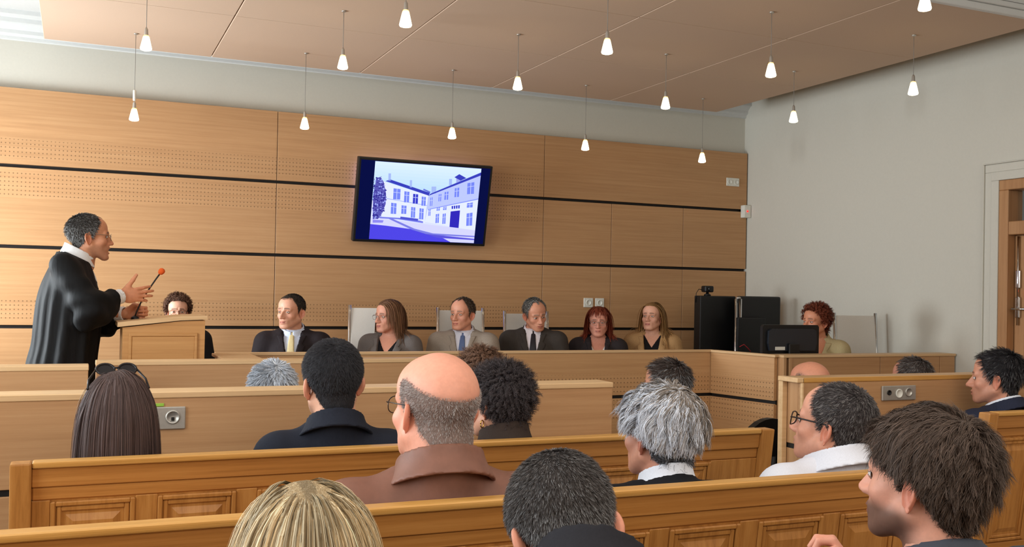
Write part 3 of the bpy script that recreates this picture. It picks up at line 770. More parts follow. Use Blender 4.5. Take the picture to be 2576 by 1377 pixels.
def _grid_dirs(nlo=112, nla=88):
    # longitudes packed towards the face, latitudes towards eye..chin
    t = np.linspace(0, 2 * PI, nlo, endpoint=False); lon = t - .42 * np.sin(t)       # 0 = front
    u = np.linspace(-1, 1, nla); lat = (u - .12 * np.sin(PI * u)) * (PI / 2) * .9985
    LA, LO = np.meshgrid(lat, lon, indexing='ij')
    D = np.stack([np.cos(LA) * np.sin(LO), -np.cos(LA) * np.cos(LO), np.sin(LA)], -1).reshape(-1, 3)
    i, j = np.meshgrid(np.arange(nla - 1), np.arange(nlo), indexing='ij'); j2 = (j + 1) % nlo
    F = np.stack([i * nlo + j, i * nlo + j2, (i + 1) * nlo + j2, (i + 1) * nlo + j], -1).reshape(-1, 4)
    return D, F
HD, HF = _grid_dirs()
HC = np.array([0, -.012, -.016])
def head_surface(f, D=None):
    D = HD if D is None else D; r = np.full(len(D), .34)
    for _ in range(34): r -= np.clip(f(HC + D * r[:, None]) * .75, -.02, .05)
    return HC + D * r[:, None]

def ear_mesh(side):
    rho = [0, .3, .5, .64, .78, .88, .95, 1.0, 1.0, .86, .5]; hts = [-.0065, -.006, -.002, .0005, .0, .0045, .006, .0035, -.001, -.0045, -.007]
    n = 28; V = []; bdir = np.array([math.sin(.45), math.cos(.45), 0]); upd = np.array([.05, .16, 1.0]); upd /= np.linalg.norm(upd); nd = np.cross(bdir, upd); nd *= -1 if nd[0] < 0 else 1
    for r_, h_ in zip(rho, hts):
        for k in range(n):
            a = 2 * PI * k / n; s_ = math.sin(a); c_ = math.cos(a)
            w_ = .0185 * (1 - .38 * max(0, -s_)) ; h2 = h_ + (.0035 if .45 < r_ < .7 and c_ > -.2 and s_ > -.6 and h_ > -.003 else 0)
            if s_ < -.75 and h_ > 0: h2 *= .3
            V.append(np.array([.0, .0, .0]) + bdir * (r_ * c_ * w_ + .010) + upd * (r_ * s_ * .0325 - .004) + nd * (h2 + .0035 * max(0, c_)))
    V = np.array(V) + np.array([.0715, .010, -.012])
    F = []
    for a in range(len(rho) - 1):
        for k in range(n): F.append((a * n + k, a * n + (k + 1) % n, (a + 1) * n + (k + 1) % n, (a + 1) * n + k))
    F = np.array(F)
    if side < 0: V[:, 0] *= -1; F = F[:, ::-1]
    return V, F

def sphere_part(c, r, el0, el1, az0, az1, n=14, m=18):
    """patch of a sphere seen from the front (-Y)"""
    el = np.linspace(el0, el1, n); az = np.linspace(az0, az1, m); E, A = np.meshgrid(el, az, indexing='ij')
    V = np.stack([np.cos(E) * np.sin(A), -np.cos(E) * np.cos(A), np.sin(E)], -1).reshape(-1, 3) * r + np.array(c)
    i, j = np.meshgrid(np.arange(n - 1), np.arange(m - 1), indexing='ij')
    F = np.stack([i * m + j, i * m + j + 1, (i + 1) * m + j + 1, (i + 1) * m + j], -1).reshape(-1, 4)
    return V, F

HL_MAN = ([0, 25, 42, 60, 74, 84, 96, 108, 122, 150, 180], [.080, .084, .082, .045, .012, -.022, .022, .010, -.035, -.078, -.082])
HL_REC = ([0, 22, 42, 60, 74, 84, 96, 108, 122, 150, 180], [.094, .108, .100, .050, .015, -.022, .022, .010, -.035, -.078, -.082])
HL_WOM = ([0, 30, 50, 68, 80, 100, 120, 150, 180], [.082, .080, .068, .035, .0, -.01, -.04, -.08, -.085])
HL_BALD = ([0, 60, 74, 84, 96, 108, 122, 150, 180], [.3, .3, .02, -.02, .022, .01, -.035, -.078, -.082], [.0, .0, .062, .070, .070, .064, .056, .042, .036])
def scalp(p, hl):
    a = np.degrees(np.arctan2(np.abs(p[:, 0]), -(p[:, 1] - .0)))
    s_ = p[:, 2] - np.interp(a, hl[0], hl[1])
    return s_ if len(hl) < 3 else np.minimum(s_, np.interp(a, hl[0], hl[2]) - p[:, 2])

DEF = dict(face_w=1.0, jaw=1.0, nose=.004, neck=1.0, mouth_open=False, skin=(222, 164, 134), lip=(186, 104, 92), stubble=0, brow=(60, 44, 34), shade=0.0,
           hair_col=(52, 42, 36), hl=HL_MAN, gaze=0.0, hs=1.0)

class Frame:
    """placement of the head inside the person's own space"""
    def __init__(s, R, o, sc): s.R, s.o, s.sc = R, o, sc
    def out(s, p): return (np.asarray(p) * s.sc) @ s.R.T + s.o
    def dirs(s, d): return np.asarray(d) @ s.R.T
    def inn(s, p): return ((p - s.o) @ s.R) / s.sc

def rot(ax, a):
    c, s = math.cos(a), math.sin(a)
    return np.array({'x': [[1, 0, 0], [0, c, -s], [0, s, c]], 'y': [[c, 0, s], [0, 1, 0], [-s, 0, c]], 'z': [[c, -s, 0], [s, c, 0], [0, 0, 1]]}[ax], float)

def build_head(P):
    f = head_sdf(P); V = head_surface(f); F = HF
    n = V.copy(); x, y, z = V.T; ax = np.abs(x)
    C = np.tile(lin(P['skin']), (len(V), 1)); sk = lin(P['skin'])
    def blend(m, c): C[:] = C * (1 - m[:, None]) + c * m[:, None]
    red = np.array([.62, .20, .15])
    blend(.22 * np.exp(-(((ax - .042) / .02) ** 2 + ((z + .032) / .018) ** 2)) * (y < -.03), red)
    blend(.20 * np.exp(-((ax / .014) ** 2 + ((z + .036) / .014) ** 2)) * (y < -.08), red)
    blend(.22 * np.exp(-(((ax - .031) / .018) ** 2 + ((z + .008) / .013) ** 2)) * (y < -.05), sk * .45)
    if P['stubble']:
        s_ = sst(-.035, -.062, z) * sst(.035, -.01, y) * (1 - sst(-.118, -.135, z)); s_ = np.maximum(s_ * sst(.0, .03, ax - .0 + (z < -.05) * .1), 0)
        blend(P['stubble'] * s_, lin(P['hair_col']) * 1.3)
    lp = ((y < -.075) & (ax < .024)) * np.exp(-(((z + .0685) / np.where(z > -.0685, .0068, .0085)) ** 4)) * sst(.024, .018, ax)
    blend(.75 * lp, lin(P['lip'])); blend(.75 * np.exp(-((z + .0685) / .0016) ** 2) * (ax < .022) * (y < -.07), np.array([.08, .02, .02]))
    if P['mouth_open']: blend(1.0 * (((ax / .024) ** 2 + ((z + .0745) / .0118) ** 2 < 1) & (y < -.06) & (y > -.094)), np.array([.05, .012, .012]))
    bz = .0225 - ((ax - .026) / .026) ** 2 * .006
    blend(.85 * np.exp(-((z - bz) / .0042) ** 2) * sst(.008, .014, ax) * sst(.052, .042, ax) * (y < -.03), lin(P['brow']))
    if P['shade']: blend(P['shade'] * sst(-.006, .012, scalp(V, P['hl'])), lin(P['hair_col']))
    parts = [(V, F, C)]
    for sd in (-1, 1):
        ev, ef = ear_mesh(sd); ec = np.tile(sk * np.array([1.0, .82, .78]), (len(ev), 1)); parts.append((ev, ef, ec))
        c = (sd * .031, -.0755, -.001)
        bv, bf = sphere_part(c, .0122, -1.3, 1.3, -1.4, 1.4, 22, 26); d = norm(bv - np.array(c))
        g = np.array([math.sin(P['gaze']), -math.cos(P['gaze']), -.03]); ang = np.arccos(np.clip(d @ g, -1, 1))
        bc = np.where(ang[:, None] < .19, .006, np.where(ang[:, None] < .46, np.array([.05, .035, .025]), np.array([.68, .62, .58]))); parts.append((bv, bf, bc))
        for e0, e1, dk in ((.16, 1.4, .75), (-1.4, -.30, .85)):
            lv, lf = sphere_part(c, .0134, e0, e1, -1.3, 1.3, 9, 16); lc = np.tile(sk * dk, (len(lv), 1))
            if e0 > 0: lc[:16] = lin(P['brow']) * .6
            parts.append((lv, lf, lc))
    return f, V, parts

# ------------------------------------------------------------------ hair
def sample(V, F, w, n, rng):
    a = .5 * np.linalg.norm(np.cross(V[F[:, 2]] - V[F[:, 0]], V[F[:, 3]] - V[F[:, 1]]), axis=1) * w
    fi = rng.choice(len(F), n, p=a / a.sum()); u, v = rng.random((2, n, 1)); q = V[F[fi]]
    return (q[:, 0] * (1 - u) + q[:, 1] * u) * (1 - v) + (q[:, 3] * (1 - u) + q[:, 2] * u) * v

def build_hair(S, P, hf, HV, fr, keep, rng):
    """cap over the scalp plus thousands of fine strand ribbons, one mesh; returns verts (person space), faces, colours"""
    sc = scalp(HV, S.get('hl', P['hl'])); N = norm(HV - HC)
    vol = S['vol']; th = (vol(HV) if callable(vol) else vol) * sst(-.002, S.get('edge', .03), sc)
    nz = .5 + .5 * np.sin(HV[:, 0] * 310 + 3 * np.sin(HV[:, 2] * 120)) * np.sin(HV[:, 1] * 270 + HV[:, 2] * 190)
    capV = HV + N * (th * (.8 + S.get('bump', .2) * nz) - .0015 + .001 * (sc > 0))[:, None]
    keepf = (sc[HF] > -.006).all(1)
    used = np.unique(HF[keepf]); remap = -np.ones(len(HV), int); remap[used] = np.arange(len(used))
    Vs = [fr.out(capV[used])]; Fs = [remap[HF[keepf]]]
    base = lin(S['col']); base = base * (1.7 if base.mean() < .08 else 1.15); Cs = [np.tile(base * S.get('capk', .6), (len(used), 1))]
    if S.get('tint') is not None: Cs[0] = Cs[0] * S['tint'](HV[used])[:, None]
    w = (sc[HF].mean(1) > .002) * 1.0
    if S.get('dens') is not None: w = w * S['dens'](HV[HF].mean(1))
    w = w * (1 + 3.5 * np.exp(-(np.linalg.norm(HV[HF].mean(1) - CROWN, axis=1) / .035) ** 2))
    ng, nch, seg = S['guides'], S['n'], S['seg']
    rg = sample(capV, HF, w, ng, rng); rc = sample(capV, HF, w, nch, rng)
    if S.get('mat_scalp_root', True): pass
    fl = S['flow'](rg); Ng = norm(rg - HC)
    ln = S['len'](rg) if callable(S['len']) else np.full(ng, S['len'])
    if S.get('cut') is not None: ln = np.clip((rg[:, 2] - S['cut'](rg)) * 1.0 + .012, .010, ln)
    ln = ln * rng.uniform(.85, 1.12, ng)
    fl = norm(fl - Ng * np.sum(fl * Ng, 1, keepdims=True) * S.get('tang', 1.0)) + rng.normal(0, S.get('mess', .12), (ng, 3))
    d = fr.dirs(norm(fl * (1 - S['lift']) + Ng * S['lift'])); p = fr.out(rg); path = [p]
    off = rng.uniform(.15, 1.0, ng) * S.get('layer', .004); step = (ln * fr.sc / seg)[:, None]; gz = np.array([0, 0, -1.0])
    for i in range(seg):
        d = norm(d + gz * S['grav'] / seg * 3); q = p + d * step
        if keep is not None and S['grav'] > 0:
            for _ in range(2):
                v = keep(q); e = .004; o_ = off * min(1, (i + 1) / 2)
                m = v < o_
                if m.any():
                    qq = q[m]; g = np.stack([keep(qq + np.eye(3)[a] * e) - keep(qq - np.eye(3)[a] * e) for a in range(3)], -1)
                    q[m] = qq + norm(g) * (o_[m] - v[m])[:, None]
            d = norm(q - p); q = p + d * step
        p = q; path.append(p)
    G = np.stack(path, 1)                                              # guides (ng, seg+1, 3)
    rcw, rgw = fr.out(rc), fr.out(rg); gi = np.empty(nch, int)
    for a in range(0, nch, 4000): gi[a:a + 4000] = np.argmin(((rcw[a:a + 4000, None] - rgw[None]) ** 2).sum(-1), 1)
    u = np.linspace(0, 1, seg + 1)[None, :, None]; ofs = (rcw - rgw[gi])[:, None]
    ls = rng.uniform(S.get('lmin', .8), 1.05, (nch, 1, 1))
    T = rgw[gi][:, None] + (G[gi] - rgw[gi][:, None]) * ls + ofs * (1 - S.get('clump', .3) * u) + rng.normal(0, S.get('fuzz', .0015), (nch, 1, 3)) * u
    if S.get('curl'):
        amp, turns = S['curl']; ph = rng.uniform(0, 2 * PI, ng)[gi] + rng.normal(0, .25, nch); tn = norm(T[:, -1] - T[:, 0])
        e1 = norm(np.cross(tn, rng.normal(0, 1, 3) + np.array([.3, .2, 1]))); e2 = np.cross(tn, e1); a = 2 * PI * turns * u[..., 0] * rng.uniform(.8, 1.2, (nch, 1)) + ph[:, None]
        am = amp * np.minimum(1, u * 3)
        T = T + am * (np.cos(a)[..., None] * e1[:, None] + np.sin(a)[..., None] * e2[:, None]) - am[:, :1] * 0
    tg = norm(np.gradient(T, axis=1)); oc = fr.out(HC[None])[0]; on = norm(T - oc)
    on = on + rng.normal(0, .35, (nch, 1, 3)); sd = norm(np.cross(tg, on)); wd = S['w'] * (1 - .65 * u ** 2) * rng.uniform(.7, 1.3, (nch, 1, 1))
    A, Bv = T - sd * wd / 2, T + sd * wd / 2; m = seg + 1
    RV = np.stack([A, Bv], 2).reshape(-1, 3); b = (np.arange(nch) * m * 2)[:, None] + (np.arange(seg) * 2)[None]
    RF = np.stack([b, b + 1, b + 3, b + 2], -1).reshape(-1, 4)
    cc = base * np.exp(rng.normal(0, S.get('cvar', .22), (nch, 1)))
    if S.get('grey'):
        gr, gc = S['grey']; gr = gr(rc) if callable(gr) else gr; isg = rng.random(nch) < gr; cc[isg] = lin(gc) * np.exp(rng.normal(0, .2, (isg.sum(), 1)))
    if S.get('tint') is not None: cc = cc * S['tint'](rc)[:, None]
    RC = np.repeat(cc, m * 2, 0)
    if S.get('tip') is not None: RC = RC * (1 + (np.array(S['tip']) - 1) * np.tile(np.repeat(u[0, :, 0], 2), nch)[:, None])
    Vs.append(RV); Fs.append(RF + len(used)); Cs.append(RC)
    return np.concatenate(Vs), np.concatenate(Fs), np.clip(np.concatenate(Cs), 0, 1)

CROWN = np.array([0, .06, .10])
def fl_crown(p): return p - CROWN - np.array([0, .0, .0])
def fl_fwd(p): return np.stack([p[:, 0] * .6, -np.ones(len(p)) * .1, -(p[:, 2] - .11) * 0 - .02 - .1 * (p[:, 1] > .03)], -1)
def fl_back(p): return np.stack([p[:, 0] * .5, np.full(len(p), .09), -.04 + 0 * p[:, 0] - .06 * (p[:, 1] > .04)], -1)
def fl_part(xp): return lambda p: np.stack([p[:, 0] - xp + .012 * np.sign(p[:, 0] - xp) * (p[:, 1] < .03), p[:, 1] - np.clip(p[:, 1], -.075, .03) + .008 + .035 * (p[:, 1] < -.02), p[:, 2] - .125], -1)
def style(kind, col, near=False, **k):
    q = 1.0 if near else .38; wq = 1.0 if near else 1.9
    base = {
        'crop': dict(vol=.005, len=.010, lift=.14, grav=.0, seg=3, n=int(16000 * q), guides=1200, w=.0011 * wq, flow=fl_crown, clump=.1, layer=.004, mess=.22, fuzz=.0008),
        'short': dict(vol=.010, len=.026, lift=.16, grav=.0, seg=4, n=int(15000 * q), guides=900, w=.0012 * wq, flow=fl_crown, clump=.3, mess=.2, fuzz=.0012),
        'bob': dict(vol=.012, len=.18, lift=.08, grav=1.6, seg=9, n=int(9000 * q), guides=420, w=.0016 * wq, flow=fl_part(.01), clump=.35, layer=.016, mess=.08, fuzz=.003),
        'long': dict(dens=lambda p: 1 + 7 * sst(.08, .112, p[:, 2]), bump=.05, vol=.008, len=.38, lift=.05, grav=2.2, seg=15, n=int(8000 * q), guides=420, w=.0016 * wq, flow=fl_part(0), clump=.35, layer=.010, mess=.05, fuzz=.003),
        'curly': dict(vol=.014, len=.050, lift=.28, grav=.12, seg=12, n=int(9000 * q), guides=700, w=.0014 * wq, flow=fl_crown, clump=.6, layer=.02, mess=.35, fuzz=.002, curl=(.0055, 1.9)),
    }[kind]
    base.update(col=col); base.update(k); return base

# ------------------------------------------------------------------ body and clothes
def bend(V, lean, hz=0.0, side=0.0):
    """lean the upper body forward about the hips"""
    if not lean and not side: return V
    V = V.copy(); w = sst(.02, .22, V[:, 2] - hz) * (np.abs(V[:, 1]) < 9); a = lean * w; c, s_ = np.cos(a), np.sin(a)
    y, z = V[:, 1].copy(), V[:, 2] - hz - .08; V[:, 1] = y * c - z * s_; V[:, 2] = hz + .08 + y * s_ + z * c
    if side:
        a = side * w; c, s_ = np.cos(a), np.sin(a); x, z = V[:, 0].copy(), V[:, 2] - hz - .08; V[:, 0] = x * c + z * s_; V[:, 2] = hz + .08 - x * s_ + z * c
    return V

def torso_sdf(B):
    k, sw, fem, bl, hz = B['k'], B['sw'], B['fem'], B['belly'], B['hz']
    cw = B.get('cw', 1.0)
    def f(p):
        p = p - np.array([0, 0, hz]); q = p.copy(); q[:, 0] = np.abs(q[:, 0])
        d = ell(q, (0, .005, .10), (.168 * cw, .125, .115))
        d = sm(d, ell(q, (0, -.005 - bl * .4, .26 * k), ((.142 if not fem else .128) * cw + bl * .3, .105 + bl, .16 * k)), .06)
        d = sm(d, ell(q, (0, .0, .395 * k), ((.158 if not fem else .138) * cw, .112, .152 * k)), .05)
        d = sm(d, cap(q, (0, .012, .505 * k), (sw - .035, .012, .487 * k), .050, .050), .04)
        d = sm(d, cap(q, (sw - .06, .018, .510 * k), (.008, .026, .588 * k), .030, .036), .035)
        if fem: d = sm(d, ell(q, (.066, -.085, .40 * k), (.055, .05, .06)), .04)
        return d
    return f
def arms_sdf(B, r=1.0, grow=0.0):
    def f(p):
        d = np.full(len(p), 9.0)
        for S_, E_, W_ in B['arms']:
            a = sm(cap(p, S_, E_, .052 * r + grow, .043 * r + grow), cap(p, E_, W_, .043 * r + grow, .031 * r + grow), .02)
            d = np.minimum(d, a)
        return d
    return f
def legs_sdf(B):
    hz = B['hz']
    def f(p):
        q = p - np.array([0, 0, hz]); q[:, 0] = np.abs(q[:, 0])
        if B['stand']:
            d = cap(q, (.085, 0, .06), (.10, -.01, -.40), .088, .058); return sm(d, cap(q, (.10, -.01, -.40), (.105, .01, -.80), .056, .040), .03)
        d = cap(q, (.085, 0, .09), (.11, -.40, .085), .088, .062); return sm(d, cap(q, (.11, -.40, .085), (.12, -.40, -B['seat'] + .07), .058, .042), .03)
    return f
def hand_sdf(curl, thumb, spread=.0, k=.006):
    """wrist at origin, palm along +X, thumb side +Z, palm faces -Y"""
    fg = []
    for i, (z, ln) in enumerate(((.028, (.043, .026, .021)), (.009, (.047, .030, .022)), (-.010, (.043, .028, .021)), (-.028, (.034, .021, .018)))):
        a = 0; p = np.array([.088 - (.004 if i in (0,) else .010 if i == 3 else 0), 0, z]); ch = [p]
        for j, l_ in enumerate(ln):
            a += curl[i] * (.8 if j == 0 else 1.0)
            p = p + l_ * np.array([math.cos(a), -math.sin(a), spread * (1.5 - i) * .3]); ch.append(p)
        fg.append(ch)
    th = [np.array(t, float) for t in thumb]
    def f(p):
        d = sm(cap(p, (-.03, 0, 0), (.0, 0, 0), .027, .024), ell(p, (.05, .0, .0), (.052, .0165, .042)), .02)
        d = sm(d, cap(p, (.02, -.008, .02), th[0], .017, .014), .015)
        for a, b, r0, r1 in zip(th, th[1:], (.0125, .0105), (.0105, .0085)): d = sm(d, cap(p, a, b, r0, r1), .006)
        for ch in fg:
            g = np.full(len(p), 9.0)
            for a, b, r0, r1 in zip(ch, ch[1:], (.0098, .0086, .0078), (.0088, .0078, .0066)): g = sm(g, cap(p, a, b, r0, r1), .003)
            d = sm(d, g, .006)
        return d
    return f
def hand_mesh(curl, thumb, spread=.0, h=.0032):
    f = hand_sdf(curl, thumb, spread); return iso(f, (-.065, -.11, -.09), (.21, .05, .13), h)
TH_REL = [(.045, -.018, .048), (.075, -.028, .060), (.098, -.036, .060)]
HAND_REL = hand_mesh((.28, .30, .34, .38), TH_REL, .1, .0045)

def place_hand(hm, W, dx, dz, s=1.0, mirror=False):
    """palm axis dx, thumb direction dz"""
    V, F = hm; x = np.array(dx, float); x /= np.linalg.norm(x); z = np.array(dz, float); z -= x * (z @ x); z /= np.linalg.norm(z); y = np.cross(z, x)
    V = V.copy() * s
    if mirror: V[:, 1] *= -1; F = F[:, ::-1]
    return V[:, :1] * x + V[:, 1:2] * y + V[:, 2:] * z + np.array(W, float), F

def shoe_mesh():
    f = lambda p: np.maximum(sm(sm(ell(p, (0, .0, .045), (.042, .06, .06)), ell(p, (0, -.10, .035), (.046, .11, .042)), .03), cap(p, (0, .0, .03), (0, .01, .11), .045), .02), np.maximum(.0 - p[:, 2], p[:, 2] - .10))
    return iso(f, (-.07, -.24, -.02), (.07, .09, .12), .01)
SHOE = shoe_mesh()

CLOTH = {}
def cm(c, kind='wool'):
    key = (tuple(c), kind)
    if key not in CLOTH:
        n_ = 'cloth_%d' % len(CLOTH)
        CLOTH[key] = {'wool': lambda: cloth(n_, c), 'silk': lambda: cloth(n_, c, .08, .45, 200, .1), 'leather': lambda: plain(n_, c, .5, 0, .35, 26, .10, .22), 'cotton': lambda: cloth(n_, c, .04, .8, 300, .15), 'robe': lambda: cloth(n_, c, .1, .7, 200, .28, (12, 12, 1.8))}[kind]()
    return CLOTH[key]

def collar(p, c0, z0, r, hgt, t, tilt=.30, flare=.012, hz=0.0, front_gap=None):
    q = p - np.array([0, c0, z0 + hz]); h = q[:, 2] - tilt * q[:, 1]; rho = np.sqrt(q[:, 0] ** 2 + (q[:, 1] * .96) ** 2)
    rr = r + flare * np.clip(1 - h / hgt, 0, 1.3) ** 1.5
    d = np.maximum(np.abs(rho - rr) - t, np.maximum(h - hgt, -h - .012))
    if front_gap: d = np.maximum(d, np.where(q[:, 1] < 0, front_gap - np.abs(q[:, 0]), -1))
    return d

def glasses(fr, sk_col, metal, rim_r=.0011, w=.0245, hgt=.0185, lens_z=-.004):
    mb = MB().mat(metal)
    O = lambda p: tuple(float(v) for v in fr.out(np.array([p]))[0])
    for sd in (-1, 1):
        pts = []
        for k in range(25):
            a = 2 * PI * k / 24; e = 2.6
            ca, sa = math.cos(a), math.sin(a)
            pts.append(O((sd * (.033 + w * np.sign(ca) * abs(ca) ** (2 / e)), -.1045 + .0006 * (abs(ca) > .5) + .006 * max(0, ca), lens_z + hgt * np.sign(sa) * abs(sa) ** (2 / e))))
        mb.tube(pts, rim_r * fr.sc, 6, False)
        mb.tube([O((sd * (.033 + w), -.099, lens_z + .006)), O((sd * .068, -.085, .006)), O((sd * .0775, -.03, .010)), O((sd * .0785, .012, .012)), O((sd * .080, .032, -.010))], rim_r * 1.25 * fr.sc, 6)
    mb.tube([O((-.0095, -.1045, lens_z + .004)), O((0, -.107, lens_z + .007)), O((.0095, -.1045, lens_z + .004))], rim_r * fr.sc, 6)
    return mb

def person(label, at, face, hp=None, body=None, seat=.45, pitch=0, roll=0, lean=6, side=0, hs=1.0, fem=False, sw=None, belly=0.0, cw=1.0, hair=None, wear=None, arms=None, stand=False, hair_part='hair', extra=None, group=None, legs=True, h=.012, hoff=(0, 0), shoes=True, floor=0.0, nfwd=0.0, ndrop=0.0):
    """at: (px, py, Y) of the crown as seen in the photograph; face/body: azimuth in degrees (0 = towards the wall screen, 90 = right wall)"""
    P = dict(DEF); P.update(hp or {}); body = face if body is None else body
    crown = on_y(*at); oc = crown - np.array([0, 0, .119 * hs])
    Rb = rot('z', PI - math.radians(body)); Rh = rot('z', PI - math.radians(face)) @ rot('x', math.radians(pitch)) @ rot('y', math.radians(roll))
    lr, sr = math.radians(lean), math.radians(side)
    # neck pivot = (0,.03,-.10) in head space
    piv = oc + Rh @ (np.array([0, .030, -.10]) * hs)
    if pitch or roll:                                     # keep the crown where the photograph has it
        pass
    hz = .86 if stand else 0.0
    tgt = piv[2] - (floor if stand else seat) - hz
    k = (((tgt - .08) / math.cos(lr) + .08) - .012 + ndrop) / .60; k = min(max(k, .55), 1.25)
    nb = bend(np.array([[0, .028 - nfwd, .60 * k + .012 - ndrop + hz]]), lr, hz, sr)[0]
    root = piv - Rb @ nb; base_z = root[2]
    sw = sw or (.165 if fem else .195)
    B = dict(k=k, sw=sw, fem=fem, belly=belly, hz=hz, stand=stand, seat=max(base_z - floor, .3), cw=cw)
    zs = .492 * k + hz
    if arms is None:
        arms = [((sd * (sw - .01), .012, zs), (sd * (sw + .045), -.02, zs - .27), (sd * (sw - .05), -.25, zs - .33)) for sd in (-1, 1)]
    if callable(arms): arms = arms(lambda p: bend((np.atleast_2d(p) - root) @ Rb, -lr, hz, -sr)[0])
    B['arms'] = arms
    T, A, Lg = torso_sdf(B), arms_sdf(B), legs_sdf(B)
    fin = lambda V: bend(V, lr, hz, sr) @ Rb.T
    fr = Frame(Rh, oc - root, hs)
    lo = np.array([-.42, -.62, hz - .05]); hi = np.array([.42, .3, hz + .70 * k + .1])
    if not stand: lo[2] = -.02
    # ---- body (skin): torso, arms, hands and head in one mesh
    hf, HV, hparts = build_head(P)
    vs, fs, cs, off = [], [], [], 0
    neck = lambda p: cap(p, (0, .022, .53 * k + hz), (0, .028 - nfwd, .60 * k + .0 - ndrop + hz), .050 * hs * P['neck'], .050 * hs * P['neck'])
    bf_ = lambda p: sm(sm(np.minimum(T(p), Lg(p) + .004), A(p), .03), neck(p), .03)
    lo2 = lo.copy(); lo2[2] = (hz - .80) if stand else -B['seat'] + .05
    V, F = iso(bf_, lo2, hi, .018); V = fin(V); vs.append(V); fs.append(F); cs.append(np.tile(lin(P['skin']), (len(V), 1))); off = len(V)
    for ai, (S_, E_, W_) in enumerate(arms):
        dx = np.array(W_) - np.array(E_); sd = -1 if ai == 0 else 1
        if B.get('hands') is None and not (extra and 'hands' in extra):
            V, F = place_hand(HAND_REL, W_, dx + np.array([-sd * .06, -.05, -.02]), (-sd * .9, -.25, .35), 1.0, mirror=sd < 0)
        else:
            hm, hx, hzv, mir = extra['hands'][ai]; V, F = place_hand(hm, W_, hx, hzv, 1.0, mir)
        V = fin(V); vs.append(V); fs.append(F + off); cs.append(np.tile(lin(P['skin']) * np.array([1, .93, .9]), (len(V), 1))); off += len(V)
    for V, F, C in hparts: vs.append(fr.out(V)); fs.append(F + off); cs.append(C); off += len(V)
    o = link('person', np_mesh('person', np.concatenate(vs), [np.concatenate(fs)], M_SKIN, None, np.concatenate(cs)), None, tuple(root))
    tag(o, label, 'person', group)
    def add(name, fn, m, l=None, hh=None, hg=h, lab=None, deform=True):
        V, F = iso(fn, lo if l is None else l, hi if hh is None else hh, hg)
        if not len(V): return None
        c = link(name, np_mesh(name, fin(V) if deform else V, [F], m), o)
        if lab: c['label'] = lab
        return c
    W_ = wear or {}
    nz = .575 * k; nc = .026
    nr = .050 * hs * P['neck'] + .009
    wrist_cut = lambda p: np.max([np.where(np.linalg.norm(p - np.array(w_), axis=1) < .2, (p - np.array(w_)) @ norm(np.array(w_) - np.array(e_)) + .012, -9) for s_, e_, w_ in arms], 0)
    vtop = W_.get('vneck', .30) * k + hz
    def vw(p):          # opening of a jacket front: negative inside
        wv = np.interp(p[:, 2], [vtop, .585 * k + hz], [0, W_.get('vwide', .062)])
        return np.maximum(np.abs(p[:, 0]) - wv, p[:, 1] + .012)
    if 'shirt' in W_:
        c, kind = W_['shirt'][:2]; low = W_.get('neckline')
        def fsh(p):
            d = sm(T(p), neck(p), .03) - .007
            if not (low): d = np.maximum(d, p[:, 2] - (.60 * k + hz))
            else:
                d = np.maximum(d, p[:, 2] - np.where(p[:, 1] < .03, low * k + hz + np.abs(p[:, 0]) * 1.4, .575 * k + hz))
            if W_.get('sleeves'): d = sm(d, np.maximum(arms_sdf(B, 1, .008)(p), wrist_cut(p)), .03)
            return d
        add('shirt' if not W_.get('top') else W_['top'], fsh, cm(c, kind), hg=h * .85)
        if not low:
            add('shirt_collar', lambda p: np.maximum(collar(p, nc - nfwd * .6, nz - .002, nr + .006,   .040 * W_.get('ch', 1), .0048, .40, .012, hz, .005), -9), cm(c, kind), l=(-.14, -.14 - nfwd, hz + .50 * k), hh=(.14, .16, hz + .60 * k + .10), hg=.0046)
    if 'tie' in W_:
        tc = W_['tie']
        def fti(p):
            z = p[:, 2] - hz; wv = np.interp(z, [.16 * k, .30 * k, .54 * k], [.034, .036, .017])
            d = np.maximum(np.maximum(T(p) - .0155, np.abs(p[:, 0]) - wv), np.maximum(z - .572 * k, np.maximum(.16 * k - z, p[:, 1] + .03)))
            yk = -.072 - .05 * (1 - k); return d
        add('necktie', fti, cm(tc, 'silk'), l=(-.06, -.3, hz + .1), hh=(.06, .02, hz + .65 * k), hg=.006)
        # knot where the blade meets the collar
        zq = np.linspace(-.2, .0, 80); pp = np.stack([zq * 0, zq, zq * 0 + .567 * k + hz], -1); yk = zq[np.argmax(T(pp) < .010)]
        Vk, Fk = iso(lambda p: np.maximum(ell(p, (0, yk + .002, .560 * k + hz), (.0185, .015, .020)), -9), (-.04, yk - .05, hz + .53 * k), (.04, yk + .04, hz + .62 * k + .02), .005)
        link('tie_knot', np_mesh('tie_knot', fin(Vk), [Fk], cm(tc, 'silk')), o)
    if 'jacket' in W_:
        c, kind = W_['jacket'][:2]; jc = W_.get('jcollar', 1.0); gz_ = W_.get('gap', True)
        def fj(p):
            v = vw(p); z = p[:, 2] - hz
            d = sm(sm(T(p), neck(p), .03), A(p) - .004, .035) - .017
            for e in arms: d = d + .004 * np.sin(70 * (p[:, 2] + .6 * p[:, 1])) * np.exp(-((np.linalg.norm(p - np.array(e[1]), axis=1) / .11) ** 2))
            d = np.maximum(d, wrist_cut(p)); d = np.maximum(d, p[:, 2] - (.60 * k + hz) - .2 * (p[:, 1] - nc))
            if gz_: d = np.maximum(d, -v)
            if not stand: d = np.maximum(d, .03 - p[:, 2])
            return d
        add(W_.get('jname', 'jacket'), fj, cm(c, kind), hg=h)
